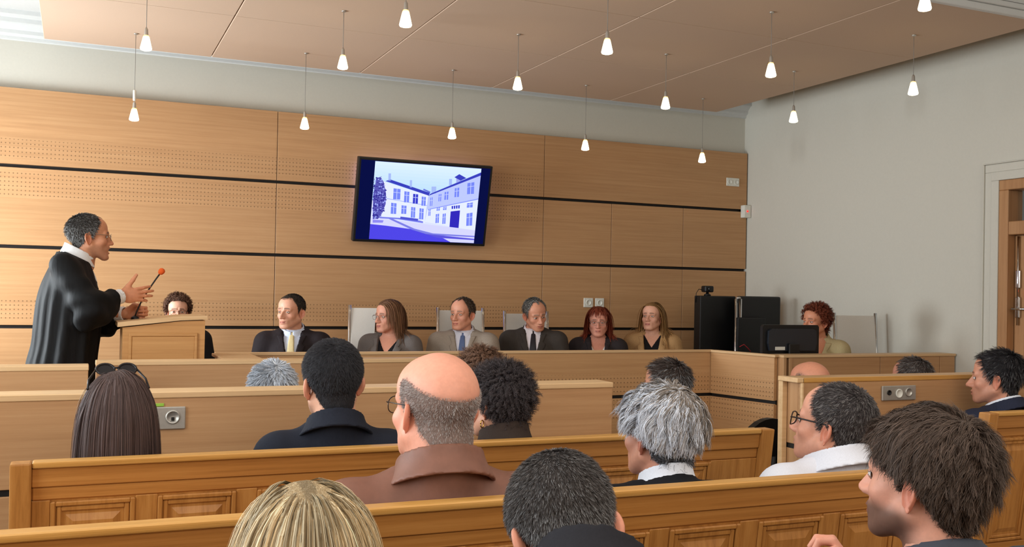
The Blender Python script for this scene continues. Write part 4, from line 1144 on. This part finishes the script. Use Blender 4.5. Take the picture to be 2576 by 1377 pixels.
        if jc:
            jr = nr + .015 * W_.get('cr', 1)
            add('collar', lambda p: np.maximum(collar(p, nc - nfwd * .6, nz - .020, jr,   .046 * jc, .0062, W_.get('ctilt', .42), .024, hz), (-vw(p) - .004) if gz_ else -9), cm(c, kind), l=(-.17, -.17 - nfwd, hz + .47 * k), hh=(.17, .19, hz + .60 * k + .10), hg=.0058)
        if gz_ and W_.get('lapel', True):
            def fl_(p):
                z = p[:, 2] - hz; v = vw(p); wl = np.interp(z, [vtop - hz, .46 * k, .485 * k, .50 * k, .56 * k], [.004, .052, .054, .030, .044])
                base_ = T(p) - .0235
                return np.max([base_, v - wl, -v + .001, p[:, 1] + .018, z - .56 * k, -(T(p) - .012)], 0)
            add('lapels', fl_, cm(c, kind), l=(-.17, -.3, vtop - .02), hh=(.17, .03, hz + .60 * k), hg=.0065)
    if legs:
        tc = W_.get('trousers', (34, 34, 40))
        l3 = np.array([-.32, -.62, (hz - .80) if stand else -B['seat'] + .06]); h3 = np.array([.32, .22, hz + .26])
        def ft(p):
            d = sm(Lg(p), np.maximum(T(p), p[:, 2] - hz - .17 * k), .05) - .012; return d
        add('trousers' if not W_.get('skirt') else 'skirt', ft, cm(tc), l=l3, hh=h3, hg=.018)
        if shoes:
            for sd in (-1, 1):
                fx = np.array([sd * .12, -.40 if not stand else .0, -B['seat'] if not stand else 0.0]); V, F = SHOE
                link('shoe', np_mesh('shoe', fin(V + fx), [F], M_BLKPL), o)
    # ---- hair
    if hair is not None:
        Sx = hair; rg_ = np.random.default_rng(abs(hash(label)) % 1000 if False else sum(map(ord, label)))
        Rbi = Rb
        def keep(p):
            q = p @ Rb; 
            if lr or sr: q = bend(q, -lr, hz, -sr)
            return sm(hf(fr.inn(p)) * hs, T(q) - Sx.get('rest', .012), .02)
        kp = keep if Sx['grav'] > 0 else None
        V, F, C = build_hair(Sx, P, hf, HV, fr, kp, rg_)
        hh_ = link(hair_part, np_mesh('hair', V, [F], M_HAIR, None, C), o)
        if Sx.get('label'): hh_['label'] = Sx['label']
    if W_.get('glasses'): glasses(fr, None, W_['glasses'], **W_.get('gl', {})).build('glasses', None, o)
    return o, fr, fin, B, T
# ------------------------------------------------------------------ the people
SUIT = lambda c, shirt=(236, 236, 238), tie=None, tr=None, **k: dict(dict(jacket=(c, 'wool'), shirt=(shirt, 'cotton'), trousers=tr or c), **({'tie': tie} if tie else {}), **k)
PLAT = dict(seat=.62, floor=.15, h=.011)
M_GLD = plain('dark_glasses_frame', (30, 24, 24), .3, .2)
M_GLM = plain('metal_glasses_frame', (150, 140, 130), .3, .9)
M_GLB = plain('bronze_glasses_frame', (92, 70, 56), .3, .6)
M_GOLD = plain('gold', (214, 170, 84), .25, 1.0)
GRP = 'people seated behind the judges bench'; GRA = 'people on the pews'; GRL = 'people between bar and judges bench'

def worn_tube(o, fr, pts, r, name, m, lab=None, n=6):
    c = MB().tube([tuple(float(v) for v in fr.out(np.array([p]))[0]) for p in pts], r * fr.sc, n).build(name, m, o)
    if lab: c['label'] = lab
    return c

# -- the speaker in a robe
TH_UP = [(.050, -.006, .050), (.078, -.006, .080), (.098, -.004, .104)]
H_OPEN = hand_mesh((.22, .20, .24, .30), TH_UP, .25, .003)
TH_GRIP = [(.050, -.030, .044), (.072, -.052, .040), (.088, -.066, .024)]
H_GRIP = hand_mesh((1.15, 1.2, 1.22, 1.25), TH_GRIP, .0, .003)
# local frame: forward -Y, his right hand is -X (towards the camera)
sp_at = (227, 540, 5.74)
def arms_s(inv):
    R_ = [inv(on_y(*q)) for q in ((158, 668, 5.56), (224, 770, 5.50), (303, 746, 5.62))]; L_ = [inv(on_y(*q)) for q in ((170, 662, 5.92), (232, 790, 5.94), (314, 790, 5.81))]
    return [tuple(R_), tuple(L_)]
sp, frs, fins, Bs, Ts = person('man in a long black court robe standing and speaking at the lectern, glasses', sp_at, 84, dict(skin=(214, 148, 112), stubble=.25, hl=HL_REC, hair_col=(60, 56, 54), brow=(52, 46, 42), mouth_open=True, nose=-.001, jaw=1.0),
    body=90, stand=True, lean=5, pitch=-2, h=.012, sw=.185, belly=.02, nfwd=.075, ndrop=.03,
    hair=style('crop', (58, 54, 51), True, len=.014, hl=HL_REC, grey=(lambda p: np.where(p[:, 2] < .05, .45, .15), (150, 148, 146)), n=10000, w=.0014), arms=arms_s,
    wear=dict(shirt=((238, 236, 236), 'cotton'), trousers=(26, 26, 30), sleeves=True, ch=1.15, glasses=M_GLM),
    extra=dict(hands=[(H_OPEN, (.25, -1.0, .22), (.1, .2, 1), True), (H_GRIP, (-.1, -1.0, .12), (.1, .1, 1), False)]))
arms_s = Bs['arms']
k_ = Bs['k']
ztop = .575 * k_ + .86
def robe(p):
    z = p[:, 2]; phi = np.arctan2(p[:, 0], -p[:, 1])
    d = Ts(p) - .022
    t = np.clip((ztop - .10 - z) / 1.3, 0, 1); fo = (.002 + .017 * t) * (np.sin(15 * phi + 2.2 * np.sin(2 * phi)) * .7 + .4 * np.sin(23 * phi + 1.0))
    tp = .55 + .45 * sst(ztop + .02, ztop - .26, z); sk = np.hypot(p[:, 0] / ((.195 + .10 * t) * tp), (p[:, 1] - .005 + .05 * t) / ((.122 + .055 * t) * tp)); sk = (sk - 1) * .17 * tp - fo
    sk = np.maximum(sk, np.maximum(z - ztop + .05, .06 - z)); d = sm(d, sk, .10)
    d = d - .0045 * np.sin(16 * phi + 1.5 * np.sin(3 * phi)) * sst(ztop - .05, ztop - .3, z)
    for i, (S_, E_, W_) in enumerate(Bs['arms']):
        S_, E_, W_ = np.array(S_), np.array(E_), np.array(W_); dr = norm(W_ - E_); We = W_ - dr * .04; dn = np.array([0, 0, -1.0])
        a = sm(cap(p, S_, E_, .066, .072), cap(p, E_, We, .070, .052), .05)
        a = sm(a, cap(p, E_ + dn * .05, We + dn * .04, .054, .042), .04)
        a = sm(a, cap(p, E_ + dn * .10 - dr * .02, We + dn * .10 - dr * .045, .034, .026), .05)
        ax_ = (p - S_) @ norm(E_ - S_); bx_ = (p - E_) @ dr
        wr = .008 * np.sin(75 * ax_ + 25 * p[:, 1]) * np.exp(-((np.linalg.norm(p - E_, axis=1) / .16) ** 2)) +   .006 * np.sin(55 * bx_ + 40 * z) * np.exp(-((np.linalg.norm(p - We, axis=1) / .14) ** 2))
        a = a - wr
        cut = (p - We) @ norm(dr + np.array([0, 0, .0])); near = np.linalg.norm(p - We, axis=1) < .22
        a = np.where(near, np.maximum(a, cut), a)
        hol = np.maximum(sm(cap(p, E_ + dr * .1, We + dr * .1, .036, .041), cap(p, E_ + dr * .1 + dn * .04, We + dr * .1 + dn * .045, .02, .026), .03), -(cut + .08)); a = np.maximum(a, -hol)
        d = sm(d, a, .028)
    gap = np.interp(z, [ztop - .42, ztop - .02], [.010, .042]); d = np.maximum(d, -np.maximum(np.abs(p[:, 0]) - gap, np.maximum(p[:, 1] + .02, ztop - .44 - z)))
    d = np.maximum(d, -cap(p, (0, .024, ztop - .1), (0, -.03, ztop + .25), .070))
    return np.maximum(d, z - ztop - .012 - .35 * (p[:, 1] - .02))
V, F = iso(robe, (-.42, -.5, .03), (.42, .42, 1.56), .011)
ro = link('robe', np_mesh('robe', fins(V), [F], cm((9, 9, 11), 'robe')), sp)
for i_, (S_, E_, W_) in enumerate(arms_s):
    dr = norm(np.array(W_) - np.array(E_)); c0 = np.array(W_) - dr * .05; c1 = np.array(W_) + dr * .004
    V, F = iso(lambda p: np.maximum(np.abs(cap(p, c0 - dr * .1, c1 + dr * .1, .036)) - .0035, np.maximum((p - c1) @ dr, (c0 - p) @ dr)), tuple(np.array(W_) - .12), tuple(np.array(W_) + .12), .005)
    link('shirt_cuff', np_mesh('shirt_cuff', fins(V), [F], cm((238, 236, 236), 'cotton')), sp)
# white pleated bands hanging from the collar
V, F = iso(lambda p: np.maximum(np.maximum(Ts(p) - .030, -(Ts(p) - .010)), np.maximum(np.abs(p[:, 0]) - np.interp(p[:, 2], [ztop - .32, ztop], [.05, .03]) + .004 * np.sin(p[:, 2] * 0 + p[:, 0] * 500), np.maximum(np.maximum(p[:, 2] - ztop, ztop - .30 - p[:, 2]), p[:, 1] + .02))), (-.08, -.3, 1.0), (.08, .05, 1.55), .006)
link('white_bands', np_mesh('white_bands', fins(V), [F], cm((238, 236, 236), 'cotton')), sp)

# -- behind the lectern
person('person with curly brown hair and glasses peeking over the lectern', (448, 745, 7.0), 184, dict(skin=(222, 168, 142), hl=HL_WOM, hair_col=(70, 48, 36)), body=184, pitch=0, fem=True, hs=.88, **PLAT, group=GRP,
       hair=style('curly', (78, 54, 42), len=.032, vol=.008), wear=dict(jacket=((24, 24, 28), 'wool'), shirt=((230, 230, 232), 'cotton'), glasses=M_GLD))
# -- the row behind the judges' bench
person('young man in black suit with pale gold tie, leftmost behind the judges bench', (733, 740, 6.65), 226, dict(skin=(214, 158, 132), hair_col=(48, 42, 38), shade=.35, stubble=.12), body=198, hs=1.0, **PLAT, group=GRP,
       hair=style('crop', (50, 44, 40), len=.007, vol=.002, hl=HL_MAN), wear=SUIT((34, 27, 30), (206, 216, 236), (214, 196, 150)))
o, fr, *_ = person('woman with brown bob and glasses in grey blazer, before a white chair', (977, 756, 6.65), 243, dict(skin=(214, 152, 128), hl=HL_WOM, hair_col=(84, 58, 44), lip=(170, 84, 80)), body=212, fem=True, hs=.95, **PLAT, group=GRP,
       hair=style('bob', (96, 68, 50), len=.20, grey=(.25, (140, 104, 76)), flow=fl_part(-.02)), wear=dict(jacket=((104, 98, 96), 'wool'), shirt=((22, 20, 24), 'cotton'), neckline=.44, top='black_top', vneck=.18, vwide=.075, trousers=(40, 40, 44), glasses=M_GLM))
person('man in light beige grey suit with blue tie, centre of the judges bench', (1163, 750, 6.65), 230, dict(skin=(212, 150, 124), hl=HL_REC, hair_col=(96, 80, 68), shade=.5, brow=(96, 78, 66)), body=206, hs=.98, **PLAT, group=GRP, belly=.02,
       hair=style('crop', (98, 82, 70), len=.016, vol=.003, hl=HL_REC, grey=(.3, (150, 140, 130))), wear=SUIT((152, 140, 128), (214, 214, 226), (88, 104, 142)))
person('man in dark grey suit and dark tie with head bowed, grey hair', (1347, 752, 6.65), 180, dict(skin=(208, 146, 118), hl=HL_REC, hair_col=(110, 104, 98), shade=.4, brow=(96, 86, 78)), body=206, pitch=14, roll=-8, hs=.98, **PLAT, group=GRP, belly=.015,
       hair=style('crop', (112, 108, 102), len=.016, vol=.004, hl=HL_REC, grey=(.4, (160, 158, 154))), wear=SUIT((62, 56, 52), (232, 224, 230), (44, 40, 46)))
o, fr, *_ = person('red haired woman with fringe and glasses in dark blazer and white top', (1506, 774, 6.65), 210, dict(skin=(216, 150, 128), hl=HL_WOM, hair_col=(120, 52, 34)), body=208, fem=True, hs=.95, **PLAT, group=GRP,
       hair=style('bob', (124, 56, 38), len=.17, hl=([0, 30, 50, 68, 80, 100, 120, 150, 180], [.062, .062, .06, .04, .005, -.01, -.04, -.08, -.085]), flow=lambda p: np.where((p[:, 1] < -.02)[:, None] & (np.abs(p[:, 0]) < .06)[:, None], np.stack([p[:, 0] * .5, np.full(len(p), -.05), np.full(len(p), -.06)], -1), fl_part(0)(p)), len_=0) if False else style('bob', (124, 56, 38), flow=lambda p: np.where(((p[:, 1] < -.02) & (np.abs(p[:, 0]) < .055))[:, None], np.stack([p[:, 0] * .5, np.full(len(p), -.06), np.full(len(p), -.05)], -1), fl_part(0)(p)), len=lambda p: np.where((p[:, 1] < -.02) & (np.abs(p[:, 0]) < .055), .062, .18)),
       wear=dict(jacket=((46, 40, 42), 'wool'), shirt=((238, 234, 228), 'cotton'), neckline=.43, top='white_top', vneck=.2, vwide=.06, trousers=(40, 38, 42), glasses=M_GLM))
person('young woman with long straight blonde hair in tan jacket, rightmost behind the judges bench', (1641, 762, 6.65), 232, dict(skin=(220, 164, 138), hl=HL_WOM, hair_col=(120, 86, 54), lip=(186, 92, 88)), body=215, pitch=-7, fem=True, hs=.95, **PLAT, group=GRP,
       hair=style('long', (178, 132, 82), len=.36, tint=lambda p: np.where(p[:, 2] > .06, .62, 1.0), grey=(.25, (206, 166, 112))), wear=dict(jacket=((176, 138, 94), 'wool'), shirt=((18, 16, 18), 'cotton'), neckline=.47, top='black_top', vneck=.1, vwide=.07, trousers=(50, 44, 40)))
person('woman with short curly auburn hair in beige blazer behind the computer monitor', (2052, 770, 5.62), 262, dict(skin=(204, 136, 104), hl=HL_WOM, hair_col=(86, 42, 26)), body=232, fem=True, hs=.95, **PLAT, group=GRP,
       hair=style('curly', (96, 46, 30), len=.038, vol=.012), wear=dict(jacket=((176, 158, 118), 'wool'), shirt=((206, 186, 140), 'cotton'), neckline=.40, top='beige_top', vneck=.15, vwide=.07, trousers=(90, 80, 66)))

# -- between the bar and the judges' bench: mostly heads over the barriers
LAW = dict(seat=.36, h=.014, group=GRL)
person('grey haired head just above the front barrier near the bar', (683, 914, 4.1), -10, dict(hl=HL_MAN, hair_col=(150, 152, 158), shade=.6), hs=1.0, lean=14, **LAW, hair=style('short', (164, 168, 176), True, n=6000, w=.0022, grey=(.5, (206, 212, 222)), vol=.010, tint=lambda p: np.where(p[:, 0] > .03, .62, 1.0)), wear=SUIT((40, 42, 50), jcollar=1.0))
person('brown curly head half hidden behind the bald man', (1206, 888, 4.1), 0, dict(hl=HL_WOM, hair_col=(80, 58, 44)), fem=True, lean=12, **LAW, hair=style('curly', (88, 64, 50), True, n=6000, w=.002, len=.045, vol=.014), wear=dict(jacket=((60, 50, 46), 'wool'), trousers=(40, 40, 44)))
person('dark haired man with greying temples seen over the silver haired woman', (1674, 908, 4.2), -42, dict(hl=HL_MAN, hair_col=(70, 62, 58), skin=(206, 146, 118), shade=.4), body=-20, hs=1.06, lean=12, **LAW, hair=style('short', (66, 56, 52), True, n=6000, w=.002, len=.03, vol=.008, grey=(lambda p: np.where(p[:, 2] < .06, .55, .12), (150, 150, 152))), wear=SUIT((36, 38, 46), glasses=M_GLM))
person('bald man behind the right side barrier', (2034, 910, 4.2), -14, dict(hl=HL_BALD, hair_col=(120, 96, 84), shade=.45, skin=(222, 152, 122)), hs=1.06, lean=10, sw=.2, **LAW, hair=style('crop', (120, 100, 90), n=900, guides=200, len=.006, vol=.001, hl=HL_BALD), wear=SUIT((26, 28, 36)))
person('dark haired man in profile low behind the right side barrier', (2290, 902, 4.2), -30, dict(hl=HL_REC, hair_col=(70, 62, 58), skin=(206, 142, 118), shade=.4), hs=1.02, lean=10, **LAW, hair=style('short', (72, 62, 58), len=.024, vol=.006, hl=HL_REC, grey=(.25, (140, 136, 134))), wear=SUIT((40, 42, 50)))

# -- the pews
PEW = dict(seat=.43, h=.010, group=GRA)
person('man in navy suit with cropped dark hair at the right edge, in profile', (2507, 884, 3.3), -30, dict(skin=(206, 146, 120), hl=HL_MAN, hair_col=(34, 32, 34), shade=.3, stubble=.15, jaw=1.05), body=-5, hs=1.05, lean=2, **PEW,
       hair=style('short', (36, 34, 36), True, n=9000, len=.026, vol=.008, grey=(lambda p: np.where(p[:, 2] < .04, .3, .05), (120, 120, 122))), wear=SUIT((38, 42, 60), (228, 232, 242)))
o, fr, *_ = person('woman with long dark brown hair, sunglasses pushed up on her head', (297, 936, 3.0), -4, dict(hl=HL_WOM, hair_col=(50, 38, 36)), fem=True, hs=.92, lean=0, ndrop=-.06, sw=.15, **PEW,
       hair=style('long', (64, 50, 47), True, n=12000, len=lambda p: .36 - .05 * (p[:, 1] < 0), layer=.008, vol=.006, guides=620, clump=.4, cvar=.26, w=.0015, flow=fl_part(.01)), wear=dict(jacket=((60, 56, 62), 'wool'), trousers=(40, 40, 48), jcollar=0))
sg = MB().mat(M_GLD)
for sd in (-1, 1):
    pts = [tuple(float(v) for v in fr.out(np.array([(sd * (.032 + .026 * math.cos(a)), -.044 - .018 * math.sin(a), .124 + .015 * math.sin(a))]))[0]) for a in np.linspace(0, 2 * PI, 21)]
    sg.tube(pts, .0035, 6, False)
    c_ = np.mean(pts[:-1], 0); vs_ = [sg.bm.verts.new(q) for q in pts[:-1]]; f_ = sg.bm.faces.new(vs_); f_.material_index = 0
    sg.tube([tuple(float(v) for v in fr.out(np.array([q]))[0]) for q in ((sd * .058, -.044, .124), (sd * .082, -.01, .095), (sd * .087, .03, .07))], .003, 6)
sg.tube([tuple(float(v) for v in fr.out(np.array([q]))[0]) for q in ((-.008, -.046, .128), (.008, -.046, .128))], .003, 6)
sg.build('sunglasses', None, o)
person('man in navy jacket with black cropped hair seen from behind, large ears', (836, 856, 3.0), -4, dict(skin=(220, 166, 138), hl=HL_MAN, hair_col=(30, 28, 30), shade=.75, stubble=.3, neck=1.05), body=8, hs=1.06, roll=3, sw=.18, lean=4, **PEW,
       hair=style('crop', (34, 33, 36), True, n=30000, guides=1800, w=.0008, mess=.12, len=lambda p: np.where(p[:, 2] < -.02, .005, .009), vol=.005, cvar=.25), wear=SUIT((30, 33, 44), (226, 230, 240), gap=True, jcollar=1.15, ch=.75))
o, fr, *_ = person('woman with short dark curly hair, gold earring and dark brown coat', (1255, 924, 3.0), -22, dict(skin=(214, 156, 128), hl=HL_WOM, hair_col=(44, 38, 38)), body=-2, fem=True, hs=1.0, lean=4, **PEW,
       hair=style('curly', (50, 44, 45), True, n=11000, len=.034, vol=.012, curl=(.0032, 1.8), guides=1200, lift=.2, w=.0012, capk=.8), wear=dict(jacket=((58, 46, 40), 'wool'), trousers=(40, 36, 36), jcollar=1.7, ctilt=.3))
worn_tube(o, fr, [(-.082, .012, -.044), (-.084, .012, -.058)], .0022, 'earring', M_GOLD)
for sd in (1, -1):
    worn_tube(o, fr, [(sd * .083 + .007 * math.cos(a), .012 + 0 * a, -.060 + .012 * math.sin(a)) for a in np.linspace(0, 2 * PI, 15)], .0018, 'earring', M_GOLD)
person('bald man in brown leather jacket with glasses, seen from behind', (1096, 886, 2.2), -12, dict(skin=(226, 158, 132), hl=HL_BALD, hair_col=(120, 98, 88), shade=.5, neck=1.28, jaw=1.12, face_w=1.08), body=6, hs=1.11, pitch=-2, lean=5, sw=.225, cw=1.12, belly=.04, **PEW,
       hair=style('crop', (124, 104, 96), True, n=9000, guides=900, len=.005, vol=.0012, w=.0007, hl=HL_BALD, lift=.3, capk=1.0, grey=(.4, (180, 172, 168)), edge=.02, label='close cropped greying fringe round a bald crown'),
       wear=dict(jacket=((126, 84, 68), 'leather'), trousers=(50, 48, 54), jcollar=1.35, ctilt=.34, glasses=M_GLD, lapel=False))
person('woman with tousled short silver hair, white collar under black jacket', (1659, 980, 2.25), -10, dict(skin=(212, 152, 128), hl=HL_WOM, hair_col=(120, 118, 120)), body=6, fem=True, hs=1.0, lean=4, **PEW,
       hair=style('short', (126, 116, 108), True, n=22000, guides=520, w=.0013, seg=9, lift=.16, grav=.7, layer=.02, clump=.5, mess=.18, fuzz=.003, curl=(.0045, .9), cvar=.30, lmin=.6, capk=.7,
                  len=lambda p: np.where(p[:, 2] < -.03, .024, .068), cut=lambda p: np.interp(np.degrees(np.arctan2(np.abs(p[:, 0]), -p[:, 1])), [0, 50, 75, 105, 130, 180], [.03, .02, .004, .012, -.015, -.04]) - .05 * (p[:, 2] < -.03),
                  vol=lambda p: .006 + .016 * sst(-.02, .08, p[:, 2]),
                  grey=(lambda p: np.clip(.5 + 7 * p[:, 0] - 4 * (p[:, 2] - .05), .08, .8), (204, 208, 218)), tint=lambda p: np.where(p[:, 2] < -.028, .26, 1.0)),  # greyer on her left: side light put into strand colours; brown is real
       wear=dict(jacket=((22, 22, 26), 'wool'), shirt=((232, 236, 246), 'cotton'), trousers=(30, 30, 34), ch=1.1, jcollar=.6))
person('man with black rimmed glasses and thinning dark hair in a white shirt', (2096, 964, 2.3), -25, dict(skin=(220, 158, 132), hl=HL_REC, hair_col=(56, 52, 52), shade=.55, jaw=1.1, face_w=1.06, neck=1.18, stubble=.12), body=-2, hs=1.05, pitch=-10, lean=3, sw=.2, ndrop=.035, **PEW,
       hair=style('crop', (56, 51, 51), True, n=13000, len=.013, vol=.005, hl=HL_REC, grey=(.22, (128, 124, 122))), wear=dict(jacket=((228, 230, 240), 'cotton'), trousers=(40, 42, 52), gap=False, jcollar=1.15, ctilt=.34, jname='shirt', lapel=False, glasses=M_GLD, gl=dict(rim_r=.0019)))
blo = style('long', (170, 144, 106), True, n=26000, guides=900, len=.34, w=.0010, layer=.018, clump=.35, cvar=.17, flow=fl_part(.005), grey=(.35, (222, 206, 174)), tip=(1.25, 1.25, 1.2), vol=.012, tint=lambda p: np.where((np.abs(p[:, 0] - .005) < .010) & (p[:, 2] > .05), .6, 1.0))
person('blonde woman from behind, cut off by the bottom edge of the photo', (768, 1222, 1.6), 0, dict(hl=HL_WOM, hair_col=(150, 118, 78)), fem=True, hs=1.04, lean=8, **PEW, hair=blo, wear=dict(jacket=((70, 66, 70), 'wool'), trousers=(40, 40, 48), jcollar=0))
person('man with dark greying cropped hair bowing his head, dark jacket', (1420, 1154, 1.45), 12, dict(skin=(222, 164, 138), hl=HL_MAN, hair_col=(56, 52, 50), shade=.7, neck=1.12), body=24, pitch=36, roll=9, hs=1.04, lean=20, side=-12, nfwd=.05, ndrop=.05, sw=.2, **PEW,
       hair=style('crop', (58, 53, 51), True, n=42000, guides=2200, len=.010, vol=.006, w=.00065, mess=.12, grey=(lambda p: np.where(p[:, 2] < .0, .35, .14), (140, 138, 138))), wear=SUIT((34, 33, 38), (214, 218, 226), jcollar=1.2, ch=.7))
arms_y = [((-.175, .012, .48), (-.24, -.06, .24), (-.14, -.26, .22)), ((.175, .012, .48), (.20, -.24, .30), (.07, -.22, .46))]
person('young man with thick tousled dark brown hair and stubble, chin on his hand', (2328, 1036, 1.35), -15, dict(skin=(226, 164, 140), hl=HL_MAN, hair_col=(52, 42, 36), shade=.4, stubble=.8, jaw=.98), body=12, hs=1.04, pitch=-3, lean=18, **PEW, arms=arms_y,
       hair=style('short', (60, 48, 41), True, n=30000, guides=900, w=.0010, seg=9, lift=.07, grav=.45, layer=.012, clump=.4, mess=.10, fuzz=.003, cvar=.26, rest=.0, curl=(.0030, .8), capk=.75, lmin=.55,
                  len=lambda p: np.where(p[:, 1] > .03, .046, .056), cut=lambda p: np.interp(np.degrees(np.arctan2(np.abs(p[:, 0]), -p[:, 1])), [0, 40, 62, 80, 110, 140, 180], [.052, .045, .028, .022, .010, -.045, -.070]),
                  flow=lambda p: norm(np.stack([p[:, 0] * 1.2 + .3 * (p[:, 1] - .07), p[:, 1] - .075, p[:, 2] - .115], -1)) + .45 * np.stack([np.sin(p[:, 1] * 60 + p[:, 0] * 30), .6 * np.sin(p[:, 0] * 55 + p[:, 2] * 45), 0 * p[:, 0]], -1),
                  vol=lambda p: .004 + .012 * sst(.0, .08, p[:, 2]) * sst(.11, .0, p[:, 1]) + .004 * np.sin(p[:, 0] * 90 + p[:, 1] * 40) * np.sin(p[:, 1] * 80) * sst(.03, .07, p[:, 2])),
       wear=dict(jacket=((70, 74, 84), 'cotton'), trousers=(40, 44, 56), jcollar=0, lapel=False),
       extra=dict(hands=[(HAND_REL, (.3, -1, -.1), (.6, -.2, .5), True), (hand_mesh((.9, .95, 1.0, 1.05), TH_REL, 0, .0035), (-.25, .15, 1.0), (-.4, -.8, .1), False)]))

# ------------------------------------------------------------------ light
def area(name, loc, rot_, size, size_y, power, col):
    l = bpy.data.lights.new(name, 'AREA'); l.shape = 'RECTANGLE'; l.size, l.size_y = size, size_y; l.energy = power; l.color = col
    o = bpy.data.objects.new(name, l); COL.objects.link(o); o.location = loc; o.rotation_euler = rot_; return o
for i, (a, b) in enumerate(WIN):
    zc, zh = ((1.55, 1.3) if i == 2 else ((WZ0 + WZ1) / 2, WZ1 - WZ0))
    area('window_daylight', (X0 - .35, (a + b) / 2, zc), (0, -PI / 2, 0), zh, b - a, (80, 120, 250)[i], (.92, .97, 1.0))
area('ceiling_fill', (2.0, 1.2, 3.2), (0, 0, 0), 5.5, 3.5, 48, (1.0, .90, .80))
area('rear_fill', (1.2, -1.1, 2.4), (math.radians(72), 0, 0), 4.5, 1.4, 55, (1.0, .94, .86))
area('added_screen_glow', (2.5, PF - .07, 2.11), (PI / 2, 0, 0), 1.0, .6, 5, (.45, .45, 1.0))  # added lamp behind the television, stands in for blue bloom on the wall
w_ = bpy.data.worlds.new('world'); scene.world = w_; w_.use_nodes = True
w_.node_tree.nodes['Background'].inputs[0].default_value = (.75, .85, 1.0, 1); w_.node_tree.nodes['Background'].inputs[1].default_value = .8
scene.cycles.max_bounces = 6; scene.cycles.diffuse_bounces = 3; scene.cycles.glossy_bounces = 3; scene.cycles.transparent_max_bounces = 6
scene.cycles.sample_clamp_indirect = 4.0; scene.cycles.caustics_reflective = False; scene.cycles.caustics_refractive = False
scene.view_settings.exposure = 0.12
